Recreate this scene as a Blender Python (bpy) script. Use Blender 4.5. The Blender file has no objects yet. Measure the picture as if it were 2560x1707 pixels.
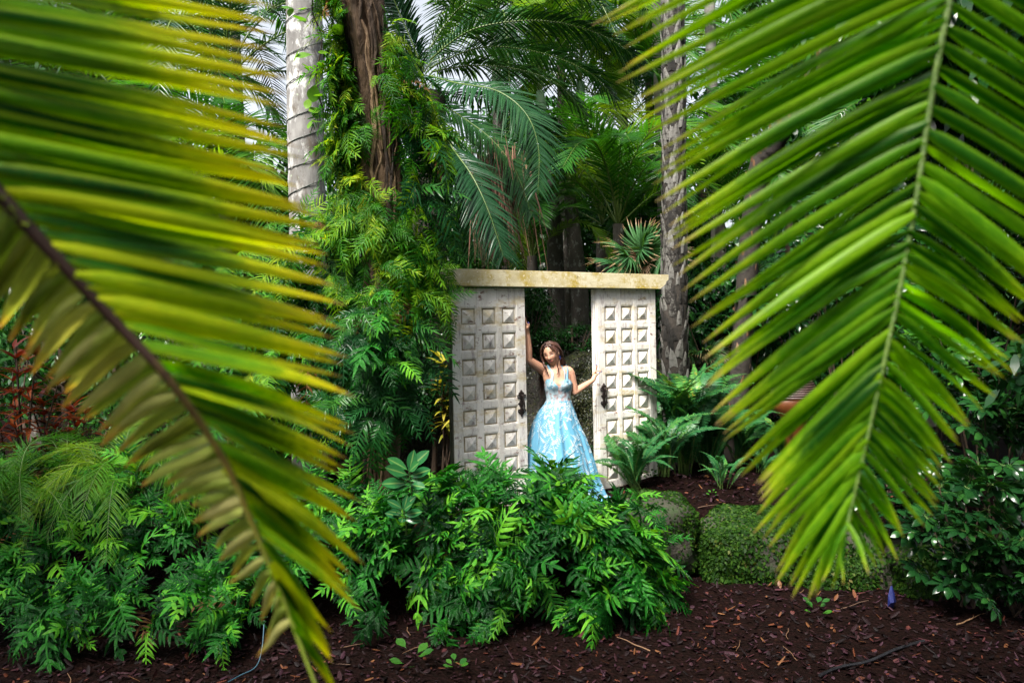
import bpy, bmesh, math, random
import numpy as np
from mathutils import Vector, Matrix

R = random.Random(11)
N = np.random.RandomState(5)
rad = math.radians
sc = bpy.context.scene
C = sc.collection

# ------------------------------------------------------------------ camera
FPX = 28.0 / 36.0 * 2560.0
CAM_Z = 1.85
cam_data = bpy.data.cameras.new('camera')
cam_data.lens = 28.0
cam_data.sensor_width = 36.0
cam_data.clip_start = 0.05
cam_data.clip_end = 500.0
cam_data.dof.use_dof = True
cam_data.dof.focus_distance = 7.9
cam_data.dof.aperture_fstop = 3.8
cam = bpy.data.objects.new('camera', cam_data)
C.objects.link(cam)
CAM_M = Matrix.Translation((0, 0, CAM_Z)) @ Matrix.Rotation(rad(90 - 1.8), 4, 'X') @ Matrix.Rotation(rad(-1.2), 4, 'Z')
cam.matrix_world = CAM_M
sc.camera = cam
CAM_R = np.array(CAM_M.to_3x3())

# ------------------------------------------------------------------ sky, sun, exposure
SUN_DIR = Vector((-0.29, -0.47, 0.83)).normalized()      # towards the sun
world = bpy.data.worlds.new('World')
sc.world = world
world.use_nodes = True
wn = world.node_tree.nodes
wl = world.node_tree.links
wn.clear()
w_out = wn.new('ShaderNodeOutputWorld')
w_bg = wn.new('ShaderNodeBackground')
w_sky = wn.new('ShaderNodeTexSky')
w_sky.sky_type = 'NISHITA'
w_sky.sun_disc = False
w_sky.sun_elevation = math.asin(SUN_DIR.z)
w_sky.sun_rotation = math.atan2(SUN_DIR.x, SUN_DIR.y)
w_sky.air_density = 1.0
w_sky.dust_density = 4.0
w_sky.ozone_density = 1.0
w_hsv = wn.new('ShaderNodeHueSaturation')
w_hsv.inputs['Saturation'].default_value = 0.32          # thin bright cloud over the whole sky
wl.new(w_sky.outputs[0], w_hsv.inputs['Color'])
wl.new(w_hsv.outputs[0], w_bg.inputs['Color'])
w_bg.inputs['Strength'].default_value = 0.09
wl.new(w_bg.outputs[0], w_out.inputs['Surface'])

sun_data = bpy.data.lights.new('sun', 'SUN')
sun_data.energy = 4.0
sun_data.angle = rad(22)
sun_data.color = (1.0, 0.95, 0.86)
sun = bpy.data.objects.new('sun', sun_data)
sun.rotation_euler = SUN_DIR.to_track_quat('Z', 'Y').to_euler()
C.objects.link(sun)

sc.view_settings.view_transform = 'Standard'
sc.view_settings.look = 'None'
sc.view_settings.exposure = 1.82
sc.view_settings.gamma = 1.0
sc.render.engine = 'CYCLES'
cy = sc.cycles
cy.use_denoising = True
cy.max_bounces = 5
cy.diffuse_bounces = 2
cy.glossy_bounces = 2
cy.transmission_bounces = 3
cy.transparent_max_bounces = 4
cy.caustics_reflective = False
cy.caustics_refractive = False
cy.sample_clamp_indirect = 6.0
cy.use_adaptive_sampling = True
cy.adaptive_threshold = 0.015


# ------------------------------------------------------------------ helpers
def at(px, py, Y):
    """the point at depth Y (metres in front of the camera) seen at photo pixel px, py"""
    d = CAM_R @ np.array([(px - 1280.0) / FPX, -(py - 853.5) / FPX, -1.0])
    return np.array([0, 0, CAM_Z]) + d * (Y / d[1])


def V3(p):
    return Vector((float(p[0]), float(p[1]), float(p[2])))


def nrm(a):
    a = np.asarray(a, float)
    return a / np.maximum(np.linalg.norm(a, axis=-1, keepdims=True), 1e-9)


class MB:
    """collects pieces of one mesh"""
    def __init__(s):
        s.v, s.f, s.uv, s.r, s.m = [], [], [], [], []
        s.n = 0

    def add(s, v, f, uv=None, rnd=0.5, mat=0):
        v = np.asarray(v, float).reshape(-1, 3)
        k = len(v)
        s.v.append(v)
        s.f.append((np.asarray(f, int) + s.n) if len(f) else np.zeros((0, 4), int))
        s.uv.append(np.zeros((k, 2)) if uv is None else np.asarray(uv, float).reshape(-1, 2))
        s.r.append(np.full(k, rnd) if np.isscalar(rnd) else np.asarray(rnd, float).ravel())
        s.m.append(np.full(len(f), mat, int))
        s.n += k
        return s

    def mesh(s, name, mats, smooth=True):
        me = bpy.data.meshes.new(name)
        v = np.concatenate(s.v)
        faces = []
        for a in s.f:
            faces += a.tolist()
        me.from_pydata(v.tolist(), [], faces)
        uv = np.concatenate(s.uv)
        li = np.empty(len(me.loops), int)
        me.loops.foreach_get('vertex_index', li)
        lay = me.uv_layers.new(name='UVMap')
        lay.data.foreach_set('uv', uv[li].ravel().astype(np.float32))
        at_ = me.attributes.new('rnd', 'FLOAT', 'POINT')
        at_.data.foreach_set('value', np.concatenate(s.r).astype(np.float32))
        for m in (mats if isinstance(mats, (list, tuple)) else [mats]):
            me.materials.append(m)
        mi = np.concatenate(s.m).astype(np.int32)
        me.polygons.foreach_set('material_index', mi)
        me.polygons.foreach_set('use_smooth', np.full(len(mi), smooth))
        me.update()
        return me

    def box(s, x0, x1, y0, y1, z0, z1, rnd=0.5, mat=0):
        v = [(x0, y0, z0), (x1, y0, z0), (x1, y1, z0), (x0, y1, z0), (x0, y0, z1), (x1, y0, z1), (x1, y1, z1), (x0, y1, z1)]
        f = [(0, 3, 2, 1), (4, 5, 6, 7), (0, 1, 5, 4), (1, 2, 6, 5), (2, 3, 7, 6), (3, 0, 4, 7)]
        return s.add(v, f, None, rnd, mat)

    def tube(s, pts, radii, sides=8, rnd=0.5, mat=0, cap=True, ru=None):
        pts = np.asarray(pts, float)
        k = len(pts)
        radii = np.full(k, radii) if np.isscalar(radii) else np.asarray(radii, float)
        t = nrm(np.gradient(pts, axis=0))
        ref = np.array([0, 0, 1.0]) if abs(t[:, 2]).mean() < 0.8 else np.array([1.0, 0, 0])
        a = nrm(np.cross(t, ref))
        b = np.cross(t, a)
        th = np.linspace(0, 2 * np.pi, sides, endpoint=False)
        ring = a[:, None] * np.cos(th)[None, :, None] + b[:, None] * np.sin(th)[None, :, None]
        rr = radii[:, None] if ru is None else radii[:, None] * ru
        v = (pts[:, None] + ring * rr[..., None]).reshape(-1, 3)
        i = np.arange(k - 1)[:, None] * sides
        j = np.arange(sides)[None]
        j2 = (j + 1) % sides
        f = np.stack([i + j, i + sides + j, i + sides + j2, i + j2], -1).reshape(-1, 4)
        uv = np.stack([np.repeat(np.linspace(0, 1, k), sides), np.tile(np.arange(sides) / sides, k)], -1)
        s.add(v, f, uv, rnd, mat)
        if cap:
            for e, idx in ((0, np.arange(sides)), (k - 1, (k - 1) * sides + np.arange(sides)[::-1])):
                c = pts[e]
                ids = idx
                vv = np.concatenate([v[ids], c[None]])
                ff = [(q, (q + 1) % sides, sides, sides) for q in range(sides)]
                s.add(vv, np.array([(q[0], q[1], q[2]) for q in ff]), None, rnd, mat)
        return s

    def blades(s, p0, d, side, L, W, segs, prof, curve=None, fold=0.0, rnd=None, mat=0, wave=0.0):
        p0 = np.atleast_2d(p0); n = len(p0)
        d = nrm(np.broadcast_to(np.asarray(d, float), (n, 3)))
        side = np.broadcast_to(np.asarray(side, float), (n, 3))
        side = nrm(side - d * (side * d).sum(1, keepdims=True))
        L = np.broadcast_to(np.asarray(L, float), (n,)); W = np.broadcast_to(np.asarray(W, float), (n,))
        t = np.linspace(0, 1, segs + 1)
        pos = p0[:, None] + d[:, None] * (L[:, None] * t)[..., None]
        if curve is not None:
            curve = np.broadcast_to(np.asarray(curve, float), (n, 3))
            pos = pos + curve[:, None] * (L[:, None] * t ** 2)[..., None]
        up = np.cross(side, d)
        if wave:
            ph = N.uniform(0, 6.28, (n, 1))
            pos = pos + up[:, None] * (wave * L[:, None] * np.sin(ph + t * 7.0) * t)[..., None]
        w = W[:, None] * prof(t)[None]
        sv = side[:, None] * w[..., None]
        if fold:
            rows = np.stack([pos - sv, pos - up[:, None] * (fold * w)[..., None], pos + sv], 2)
            k = 3; vv = np.array([0, 0.5, 1.0])
        else:
            rows = np.stack([pos - sv, pos + sv], 2)
            k = 2; vv = np.array([0, 1.0])
        v = rows.reshape(-1, 3)
        base = (np.arange(n) * (segs + 1) * k)[:, None, None]
        i = (np.arange(segs) * k)[None, :, None]
        j = np.arange(k - 1)[None, None]
        a = base + i + j
        f = np.stack([a, a + 1, a + 1 + k, a + k], -1).reshape(-1, 4)
        uv = np.stack(np.broadcast_arrays(t[None, :, None], vv[None, None, :]), -1)
        uv = np.broadcast_to(uv, (n,) + uv.shape[1:]).reshape(-1, 2)
        if rnd is None:
            rnd = N.uniform(0, 1, n)
        rnd = np.repeat(np.broadcast_to(np.asarray(rnd, float), (n,)), (segs + 1) * k)
        return s.add(v, f, uv, rnd, mat)


def obj(name, me, parent=None, loc=None, m=None):
    o = bpy.data.objects.new(name, me)
    C.objects.link(o)
    if parent is not None:
        o.parent = parent
    if m is not None:
        o.matrix_basis = m
    elif loc is not None:
        o.location = V3(loc)
    return o


def thing(name, label, cat, loc=(0, 0, 0), group=None):
    o = bpy.data.objects.new(name, None)
    o.empty_display_size = 0.1
    C.objects.link(o)
    o.location = V3(loc)
    return tag(o, label, cat, group)


def tag(o, label, cat, group=None, kind=None):
    o['label'] = label
    o['category'] = cat
    o['kind'] = kind or 'thing'
    if group:
        o['group'] = group
    return o


def frame(loc, fwd, up=(0, 0, 1), s=1.0):
    """matrix whose +Y is fwd and whose +Z is near up"""
    y = V3(fwd).normalized()
    z = V3(up)
    x = y.cross(z)
    if x.length < 1e-4:
        x = Vector((1, 0, 0))
    x.normalize()
    z = x.cross(y)
    return Matrix.Translation(V3(loc)) @ Matrix((x, y, z)).transposed().to_4x4() @ Matrix.Scale(s, 4)


def spline(P, n):
    P = np.asarray(P, float)
    k = len(P)
    u = np.linspace(0, k - 1, n)
    i = np.clip(u.astype(int), 0, k - 2)
    t = (u - i)[:, None]
    p0 = P[np.clip(i - 1, 0, k - 1)]; p1 = P[i]; p2 = P[i + 1]; p3 = P[np.clip(i + 2, 0, k - 1)]
    return 0.5 * ((2 * p1) + (-p0 + p2) * t + (2 * p0 - 5 * p1 + 4 * p2 - p3) * t ** 2 + (-p0 + 3 * p1 - 3 * p2 + p3) * t ** 3)


def lance(t):            # lance-shaped leaf outline
    return np.maximum(np.clip(t * 5 + 0.25, 0, 1) ** 0.7 * np.clip((1 - t) * 1.35, 0, 1) ** 0.75, 0.03)


def oval(t):
    return np.maximum(np.sin(np.pi * np.clip(t, 0, 1) ** 1.25) ** 0.75, 0.04)


def strap(t):
    return np.maximum(np.clip(t * 9 + 0.45, 0, 1) * np.clip((1 - t) * 2.6, 0, 1) ** 0.8, 0.03)


# ------------------------------------------------------------------ materials
def new_mat(name):
    m = bpy.data.materials.new(name)
    m.use_nodes = True
    nt = m.node_tree
    nt.nodes.clear()
    out = nt.nodes.new('ShaderNodeOutputMaterial')
    return m, nt, out


def ramp(nt, stops, fac, interp='LINEAR'):
    r = nt.nodes.new('ShaderNodeValToRGB')
    r.color_ramp.interpolation = interp
    el = r.color_ramp.elements
    while len(el) > 1:
        el.remove(el[-1])
    el[0].position = stops[0][0]
    el[0].color = (*stops[0][1], 1)
    for p, c in stops[1:]:
        e = el.new(p)
        e.color = (*c, 1)
    nt.links.new(fac, r.inputs[0])
    return r.outputs[0]


def mathn(nt, op, a, b=None):
    n = nt.nodes.new('ShaderNodeMath')
    n.operation = op
    for i, x in enumerate((a, b)):
        if x is None:
            continue
        if isinstance(x, (int, float)):
            n.inputs[i].default_value = x
        else:
            nt.links.new(x, n.inputs[i])
    return n.outputs[0]


def mixc(nt, fac, a, b, mode='MIX'):
    n = nt.nodes.new('ShaderNodeMix')
    n.data_type = 'RGBA'
    n.blend_type = mode
    for s_, x in ((n.inputs[0], fac), (n.inputs[6], a), (n.inputs[7], b)):
        if isinstance(x, (int, float)):
            s_.default_value = x
        elif isinstance(x, tuple):
            s_.default_value = (*x, 1) if len(x) == 3 else x
        else:
            nt.links.new(x, s_)
    return n.outputs[2]


def noise(nt, scale, detail=3, rough=0.6, vec=None, dim='3D'):
    n = nt.nodes.new('ShaderNodeTexNoise')
    n.inputs['Scale'].default_value = scale
    n.inputs['Detail'].default_value = detail
    n.inputs['Roughness'].default_value = rough
    if vec is not None:
        nt.links.new(vec, n.inputs['Vector'])
    return n


def coords(nt, which='Object', scale=None):
    if which == 'World':
        t = nt.nodes.new('ShaderNodeNewGeometry')
        o = t.outputs['Position']
    else:
        t = nt.nodes.new('ShaderNodeTexCoord')
        o = t.outputs[which]
    if scale:
        mp = nt.nodes.new('ShaderNodeMapping')
        mp.inputs['Scale'].default_value = scale
        nt.links.new(o, mp.inputs['Vector'])
        o = mp.outputs[0]
    return o


def leaf_mat(name, stops, rough=0.32, trans=0.35, wet=0.0, tip=None, tip_from=0.8, glow=(1.35, 1.3, 0.3), obj_w=0.75, spec=0.5, margin=None, spots=0.0, spot_col=(0.25, 0.12, 0.03), veins=0.0):
    """green leaf: colour varies leaf by leaf (rnd) and frond by frond (object random); light passes through"""
    m, nt, out = new_mat(name)
    L = nt.links
    a = nt.nodes.new('ShaderNodeAttribute'); a.attribute_name = 'rnd'
    oi = nt.nodes.new('ShaderNodeObjectInfo')
    f = mathn(nt, 'ADD', mathn(nt, 'MULTIPLY', a.outputs['Fac'], 1 - obj_w), mathn(nt, 'MULTIPLY', oi.outputs['Random'], obj_w))
    nz = noise(nt, 9.0, 2)
    f = mathn(nt, 'ADD', f, mathn(nt, 'MULTIPLY', mathn(nt, 'SUBTRACT', nz.outputs['Fac'], 0.5), 0.35))
    col = ramp(nt, stops, f)
    uv = nt.nodes.new('ShaderNodeUVMap')
    sp = nt.nodes.new('ShaderNodeSeparateXYZ')
    L.new(uv.outputs[0], sp.inputs[0])
    if tip:
        nz2 = noise(nt, 14.0, 2)
        tf = mathn(nt, 'ADD', sp.outputs[0], mathn(nt, 'MULTIPLY', mathn(nt, 'SUBTRACT', nz2.outputs['Fac'], 0.5), 0.35))
        tr = nt.nodes.new('ShaderNodeMapRange')
        tr.inputs['From Min'].default_value = tip_from
        tr.inputs['From Max'].default_value = 1.0
        L.new(tf, tr.inputs['Value'])
        cur = col
        tcol = ramp(nt, tip, tr.outputs[0])
        tmask = mathn(nt, 'MULTIPLY', tr.outputs[0], 2.2)
        n_ = nt.nodes.new('ShaderNodeClamp'); L.new(tmask, n_.inputs[0])
        col = mixc(nt, n_.outputs[0], cur, tcol)
    if veins:
        # lengthwise paler midrib
        vd = mathn(nt, 'ABSOLUTE', mathn(nt, 'SUBTRACT', sp.outputs[1], 0.5))
        vm = nt.nodes.new('ShaderNodeMapRange')
        vm.inputs['From Min'].default_value = 0.10
        vm.inputs['From Max'].default_value = 0.0
        L.new(vd, vm.inputs['Value'])
        col = mixc(nt, mathn(nt, 'MULTIPLY', vm.outputs[0], veins), col, (0.32, 0.42, 0.12))
    if margin:  # edge pigment, brightened in place of light shining through the thin margin
        md = mathn(nt, 'MULTIPLY', mathn(nt, 'ABSOLUTE', mathn(nt, 'SUBTRACT', sp.outputs[1], 0.5)), 2.0)
        mk = nt.nodes.new('ShaderNodeMapRange')
        mk.inputs['From Min'].default_value = 0.35
        mk.inputs['From Max'].default_value = 1.0
        L.new(md, mk.inputs['Value'])
        col = mixc(nt, mathn(nt, 'MULTIPLY', mk.outputs[0], margin[0]), col, margin[1])
        # fine lengthwise veins
        mpv = nt.nodes.new('ShaderNodeMapping')
        mpv.inputs['Scale'].default_value = (3.0, 26.0, 1.0)
        L.new(uv.outputs[0], mpv.inputs['Vector'])
        adv = nt.nodes.new('ShaderNodeVectorMath'); adv.operation = 'ADD'
        L.new(mpv.outputs[0], adv.inputs[0])
        cmb = nt.nodes.new('ShaderNodeCombineXYZ')
        L.new(mathn(nt, 'MULTIPLY', oi.outputs['Random'], 50.0), cmb.inputs[2])
        L.new(cmb.outputs[0], adv.inputs[1])
        vz = noise(nt, 1.0, 3, 0.6, adv.outputs[0])
        col = mixc(nt, 1.0, col, ramp(nt, [(0.3, (0.45, 0.5, 0.4)), (0.55, (1.0, 1.0, 1.0)), (0.75, (1.5, 1.4, 1.2))], vz.outputs['Fac']), 'MULTIPLY')
    if spots:
        nz3 = noise(nt, 26.0, 3, 0.7)
        sm = nt.nodes.new('ShaderNodeMapRange')
        sm.inputs['From Min'].default_value = 0.64
        sm.inputs['From Max'].default_value = 0.72
        L.new(nz3.outputs['Fac'], sm.inputs['Value'])
        col = mixc(nt, mathn(nt, 'MULTIPLY', sm.outputs[0], spots), col, spot_col)
    p = nt.nodes.new('ShaderNodeBsdfPrincipled')
    L.new(col, p.inputs['Base Color'])
    rz = noise(nt, 30.0, 2)
    L.new(mathn(nt, 'ADD', mathn(nt, 'MULTIPLY', rz.outputs['Fac'], 0.25), rough - 0.12), p.inputs['Roughness'])
    p.inputs['Specular IOR Level'].default_value = spec
    if wet:
        wz = noise(nt, 38.0, 2, 0.5)
        wb = nt.nodes.new('ShaderNodeBump')
        wb.inputs['Strength'].default_value = wet
        wb.inputs['Distance'].default_value = 0.03
        L.new(wz.outputs['Fac'], wb.inputs['Height'])
        L.new(wb.outputs[0], p.inputs['Normal'])
    tl = nt.nodes.new('ShaderNodeBsdfTranslucent')
    L.new(mixc(nt, 1.0, col, glow, 'MULTIPLY'), tl.inputs['Color'])
    mx = nt.nodes.new('ShaderNodeMixShader')
    mx.inputs[0].default_value = trans
    L.new(p.outputs[0], mx.inputs[1])
    L.new(tl.outputs[0], mx.inputs[2])
    L.new(mx.outputs[0], out.inputs['Surface'])
    return m


def solid_mat(name, stops, scale=8.0, rough=0.7, stretch=None, bump=0.3, bscale=None, rndw=0.0, metal=0.0, spec=0.4, which='Object', detail=5, dist=0.02, patches=None):
    m, nt, out = new_mat(name)
    L = nt.links
    vec = coords(nt, which, stretch)
    nz = noise(nt, scale, detail, 0.65, vec)
    f = nz.outputs['Fac']
    if rndw:
        a = nt.nodes.new('ShaderNodeAttribute'); a.attribute_name = 'rnd'
        oi = nt.nodes.new('ShaderNodeObjectInfo')
        rr = mathn(nt, 'FRACT', mathn(nt, 'ADD', a.outputs['Fac'], oi.outputs['Random']))
        f = mathn(nt, 'ADD', mathn(nt, 'MULTIPLY', f, 1 - rndw), mathn(nt, 'MULTIPLY', rr, rndw))
    col = ramp(nt, stops, f)
    for (pscale, lo, hi, pcol, pstretch) in (patches or []):
        pz = noise(nt, pscale, 4, 0.7, coords(nt, which, pstretch))
        mr = nt.nodes.new('ShaderNodeMapRange')
        mr.inputs['From Min'].default_value = lo
        mr.inputs['From Max'].default_value = hi
        L.new(pz.outputs['Fac'], mr.inputs['Value'])
        col = mixc(nt, mr.outputs[0], col, pcol)
    p = nt.nodes.new('ShaderNodeBsdfPrincipled')
    L.new(col, p.inputs['Base Color'])
    p.inputs['Roughness'].default_value = rough
    p.inputs['Metallic'].default_value = metal
    p.inputs['Specular IOR Level'].default_value = spec
    if bump:
        bz = noise(nt, bscale or scale * 3, 5, 0.65, vec)
        b = nt.nodes.new('ShaderNodeBump')
        b.inputs['Strength'].default_value = bump
        b.inputs['Distance'].default_value = dist
        L.new(bz.outputs['Fac'], b.inputs['Height'])
        L.new(b.outputs[0], p.inputs['Normal'])
    L.new(p.outputs[0], out.inputs['Surface'])
    return m


G_DARK = (0.012, 0.050, 0.010)
G_MID = (0.022, 0.110, 0.016)
G_LITE = (0.070, 0.230, 0.022)
G_LIME = (0.190, 0.340, 0.020)

M = {}
M['fern'] = leaf_mat('fern_leaf', [(0.05, (0.002, 0.022, 0.005)), (0.42, (0.006, 0.062, 0.006)), (0.66, (0.022, 0.160, 0.014)), (0.90, (0.10, 0.31, 0.016))], rough=0.2, trans=0.36, spec=0.22, wet=0.5)
M['fern_dead'] = leaf_mat('withered_fern_leaf', [(0.0, (0.05, 0.022, 0.010)), (1.0, (0.16, 0.08, 0.03))], rough=0.6, trans=0.25, glow=(1, 0.8, 0.5), spec=0.1)
M['rachis_near'] = solid_mat('pale_green_rachis', [(0.3, (0.035, 0.085, 0.008)), (0.7, (0.11, 0.18, 0.025))], 60, 0.4, bump=0.4)
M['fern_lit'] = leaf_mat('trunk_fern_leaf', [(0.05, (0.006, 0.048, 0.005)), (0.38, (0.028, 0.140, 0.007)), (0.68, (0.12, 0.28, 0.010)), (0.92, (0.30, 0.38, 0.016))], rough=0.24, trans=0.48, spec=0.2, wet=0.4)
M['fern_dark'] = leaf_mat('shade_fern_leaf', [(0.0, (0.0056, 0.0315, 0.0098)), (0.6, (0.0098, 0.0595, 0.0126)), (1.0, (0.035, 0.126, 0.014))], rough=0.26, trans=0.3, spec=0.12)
M['sword'] = leaf_mat('sword_fern_leaf', [(0.0, (0.0112, 0.0672, 0.0224)), (0.6, (0.02016, 0.112, 0.02912)), (0.97, (0.0784, 0.2128, 0.0336)), (1.0, (0.336, 0.28, 0.0336))], rough=0.38, trans=0.3, spec=0.3)
M['phoenix'] = leaf_mat('dark_palm_leaf', [(0.0, (0.00624, 0.02808, 0.01123)), (0.6, (0.01123, 0.0468, 0.01622)), (1.0, (0.02496, 0.07488, 0.01747))], rough=0.27, trans=0.22, spec=0.3)
M['areca'] = leaf_mat('bright_palm_leaf', [(0.0, (0.010, 0.055, 0.010)), (0.5, (0.030, 0.125, 0.014)), (1.0, (0.15, 0.25, 0.016))], rough=0.30, trans=0.45, spec=0.25)
M['fine'] = leaf_mat('fine_palm_leaf', [(0.0, (0.015, 0.075, 0.004)), (0.55, (0.045, 0.150, 0.006)), (1.0, (0.15, 0.23, 0.01))], rough=0.4, trans=0.42, spec=0.15)
M['fan'] = leaf_mat('fan_palm_leaf', [(0.0, (0.030, 0.100, 0.040)), (1.0, (0.07, 0.18, 0.06))], rough=0.28, trans=0.3, tip=[(0.0, (0.07, 0.16, 0.05)), (0.5, (0.30, 0.21, 0.12)), (1.0, (0.30, 0.17, 0.11))], tip_from=0.75)
M['fan_dead'] = leaf_mat('dry_fan_leaf', [(0.0, (0.22, 0.12, 0.07)), (1.0, (0.40, 0.26, 0.17))], rough=0.6, trans=0.25, glow=(1, 0.9, 0.7))
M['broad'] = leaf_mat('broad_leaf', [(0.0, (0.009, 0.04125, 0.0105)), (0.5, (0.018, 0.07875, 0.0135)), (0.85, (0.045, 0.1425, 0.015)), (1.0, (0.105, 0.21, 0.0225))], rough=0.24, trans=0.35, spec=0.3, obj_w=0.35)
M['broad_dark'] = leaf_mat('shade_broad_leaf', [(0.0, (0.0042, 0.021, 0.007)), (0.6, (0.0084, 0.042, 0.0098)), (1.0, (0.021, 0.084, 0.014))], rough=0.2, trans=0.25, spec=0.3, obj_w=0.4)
M['glossy'] = leaf_mat('glossy_leaf', [(0.0, (0.0096, 0.064, 0.024)), (1.0, (0.024, 0.12, 0.032))], rough=0.2, trans=0.2, spec=0.3, veins=0.35)
M['vine'] = leaf_mat('vine_leaf', [(0.0, (0.06, 0.18, 0.012)), (1.0, (0.16, 0.32, 0.02))], rough=0.3, trans=0.5)
M['red'] = leaf_mat('red_leaf', [(0.0, (0.021, 0.00252, 0.00252)), (0.5, (0.0714, 0.00924, 0.0042)), (1.0, (0.1428, 0.0378, 0.00672))], rough=0.33, trans=0.35, glow=(1.2, 0.8, 0.5), spec=0.2)
M['croton'] = leaf_mat('yellow_leaf', [(0.0, (0.06, 0.12, 0.012)), (0.5, (0.27, 0.252, 0.024)), (1.0, (0.372, 0.312, 0.048))], rough=0.33, trans=0.35)
M['moss'] = leaf_mat('creeping_leaf', [(0.0, (0.004086, 0.01459, 0.002336)), (0.5, (0.01022, 0.03503, 0.003503)), (0.9, (0.02628, 0.06129, 0.005838)), (1.0, (0.08761, 0.07589, 0.02336))], rough=0.55, trans=0.25, obj_w=0.1, spec=0.08)
M['wallmoss'] = leaf_mat('wall_creeper_leaf', [(0.0, (0.006, 0.0108, 0.0036)), (0.6, (0.0144, 0.0216, 0.006)), (1.0, (0.054, 0.054, 0.015))], rough=0.45, trans=0.15, obj_w=0.1, spec=0.3)
M['near_l'] = leaf_mat('yellowing_palm_leaflet', [(0.08, (0.004, 0.040, 0.003)), (0.36, (0.022, 0.125, 0.004)), (0.60, (0.12, 0.28, 0.004)), (0.86, (0.42, 0.48, 0.008))], rough=0.42, trans=0.56, margin=(0.45, (0.36, 0.48, 0.005)), glow=(1.6, 1.7, 0.2), spec=0.3, obj_w=0.75,
                        tip=[(0.0, (0.07, 0.19, 0.004)), (0.30, (0.24, 0.36, 0.004)), (0.6, (0.56, 0.55, 0.008)), (0.86, (0.62, 0.50, 0.012)), (0.95, (0.30, 0.12, 0.03)), (1.0, (0.22, 0.11, 0.08))], tip_from=0.4, spots=0.6, spot_col=(0.45, 0.20, 0.02))
M['near_l2'] = leaf_mat('pale_palm_leaflet', [(0.0, (0.126, 0.224, 0.0168)), (0.5, (0.308, 0.364, 0.07)), (1.0, (0.504, 0.448, 0.196))], rough=0.45, trans=0.5, margin=(0.2, (0.56, 0.56, 0.168)), glow=(1.25, 1.2, 0.5), obj_w=0.75,
                        tip=[(0.0, (0.36, 0.34, 0.06)), (0.6, (0.50, 0.34, 0.05)), (1.0, (0.40, 0.16, 0.06))], tip_from=0.7, spots=0.4)
M['near_r'] = leaf_mat('green_palm_leaflet', [(0.05, (0.004, 0.042, 0.003)), (0.4, (0.016, 0.095, 0.004)), (0.60, (0.075, 0.23, 0.005)), (0.86, (0.24, 0.42, 0.010))], rough=0.42, trans=0.56, margin=(0.5, (0.20, 0.40, 0.006)), glow=(1.4, 1.7, 0.2), spec=0.2, obj_w=0.75,
                       tip=[(0.0, (0.05, 0.16, 0.004)), (0.4, (0.15, 0.30, 0.006)), (0.80, (0.38, 0.46, 0.014)), (0.95, (0.46, 0.31, 0.12)), (1.0, (0.38, 0.22, 0.16))], tip_from=0.5, spots=0.15)
m_, nt, out = new_mat('brown_rachis')
uvn = nt.nodes.new('ShaderNodeUVMap'); spx = nt.nodes.new('ShaderNodeSeparateXYZ'); nt.links.new(uvn.outputs[0], spx.inputs[0])
nzr = noise(nt, 25.0, 3)
pr = nt.nodes.new('ShaderNodeBsdfPrincipled')
nt.links.new(ramp(nt, [(0.0, (0.008, 0.004, 0.003)), (0.52, (0.022, 0.010, 0.006)), (0.70, (0.13, 0.10, 0.018)), (0.9, (0.18, 0.24, 0.03))], mathn(nt, 'ADD', spx.outputs[0], mathn(nt, 'MULTIPLY', mathn(nt, 'SUBTRACT', nzr.outputs['Fac'], 0.5), 0.3))), pr.inputs['Base Color'])
pr.inputs['Roughness'].default_value = 0.4
nt.links.new(pr.outputs[0], out.inputs['Surface'])
M['rachis_dark'] = m_
M['rachis'] = solid_mat('green_rachis', [(0.3, (0.035, 0.08, 0.012)), (0.7, (0.10, 0.14, 0.03))], 14, 0.4, bump=0.1)
M['rachis_y'] = solid_mat('straw_rachis', [(0.3, (0.14, 0.14, 0.03)), (0.7, (0.30, 0.26, 0.09))], 10, 0.45, bump=0.1)
M['stem'] = solid_mat('green_stem', [(0.3, (0.03, 0.08, 0.015)), (0.7, (0.09, 0.14, 0.03))], 10, 0.5, bump=0.1)
M['twig'] = solid_mat('brown_twig', [(0.3, (0.015, 0.009, 0.006)), (0.7, (0.055, 0.0325, 0.0175))], 20, 0.8, bump=0.3)
M['fibre'] = solid_mat('dry_palm_fibre', [(0.2, (0.05, 0.022, 0.016)), (0.55, (0.14, 0.062, 0.042)), (0.85, (0.25, 0.14, 0.09))], 6, 0.8, bump=0.2, rndw=0.7)
M['bark_grey'] = solid_mat('grey_palm_bark', [(0.25, (0.0717, 0.06621, 0.06346)), (0.5, (0.149, 0.1434, 0.1379)), (0.75, (0.2647, 0.2593, 0.2482))], 5, 0.75, (1, 1, 0.35), 0.35, 22, dist=0.012,
                           patches=[(9, 0.50, 0.60, (0.40, 0.40, 0.39), (1, 1, 0.5)), (4, 0.56, 0.68, (0.085, 0.07, 0.055), (1, 1, 0.4)), (20, 0.64, 0.70, (0.30, 0.36, 0.26), (1, 1, 1)), (30, 0.60, 0.68, (0.08, 0.06, 0.05), (1, 1, 0.3))])
M['bark_ring'] = solid_mat('ringed_palm_bark', [(0.3, (0.036, 0.03, 0.0252)), (0.7, (0.108, 0.093, 0.078))], 7, 0.8, (1, 1, 0.4), 0.4, 20, dist=0.012, patches=[(14, 0.57, 0.63, (0.204, 0.21, 0.186), (1, 1, 0.6))])
M['bark_pale'] = solid_mat('pale_ringed_bark', [(0.3, (0.08, 0.07, 0.06)), (0.7, (0.19, 0.18, 0.165))], 7, 0.8, (1, 1, 3.0), 0.4, 14, dist=0.012)
M['shaft'] = solid_mat('green_crownshaft', [(0.3, (0.03, 0.09, 0.035)), (0.7, (0.12, 0.20, 0.09))], 4, 0.4, (1, 1, 0.3), 0.1)
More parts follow.
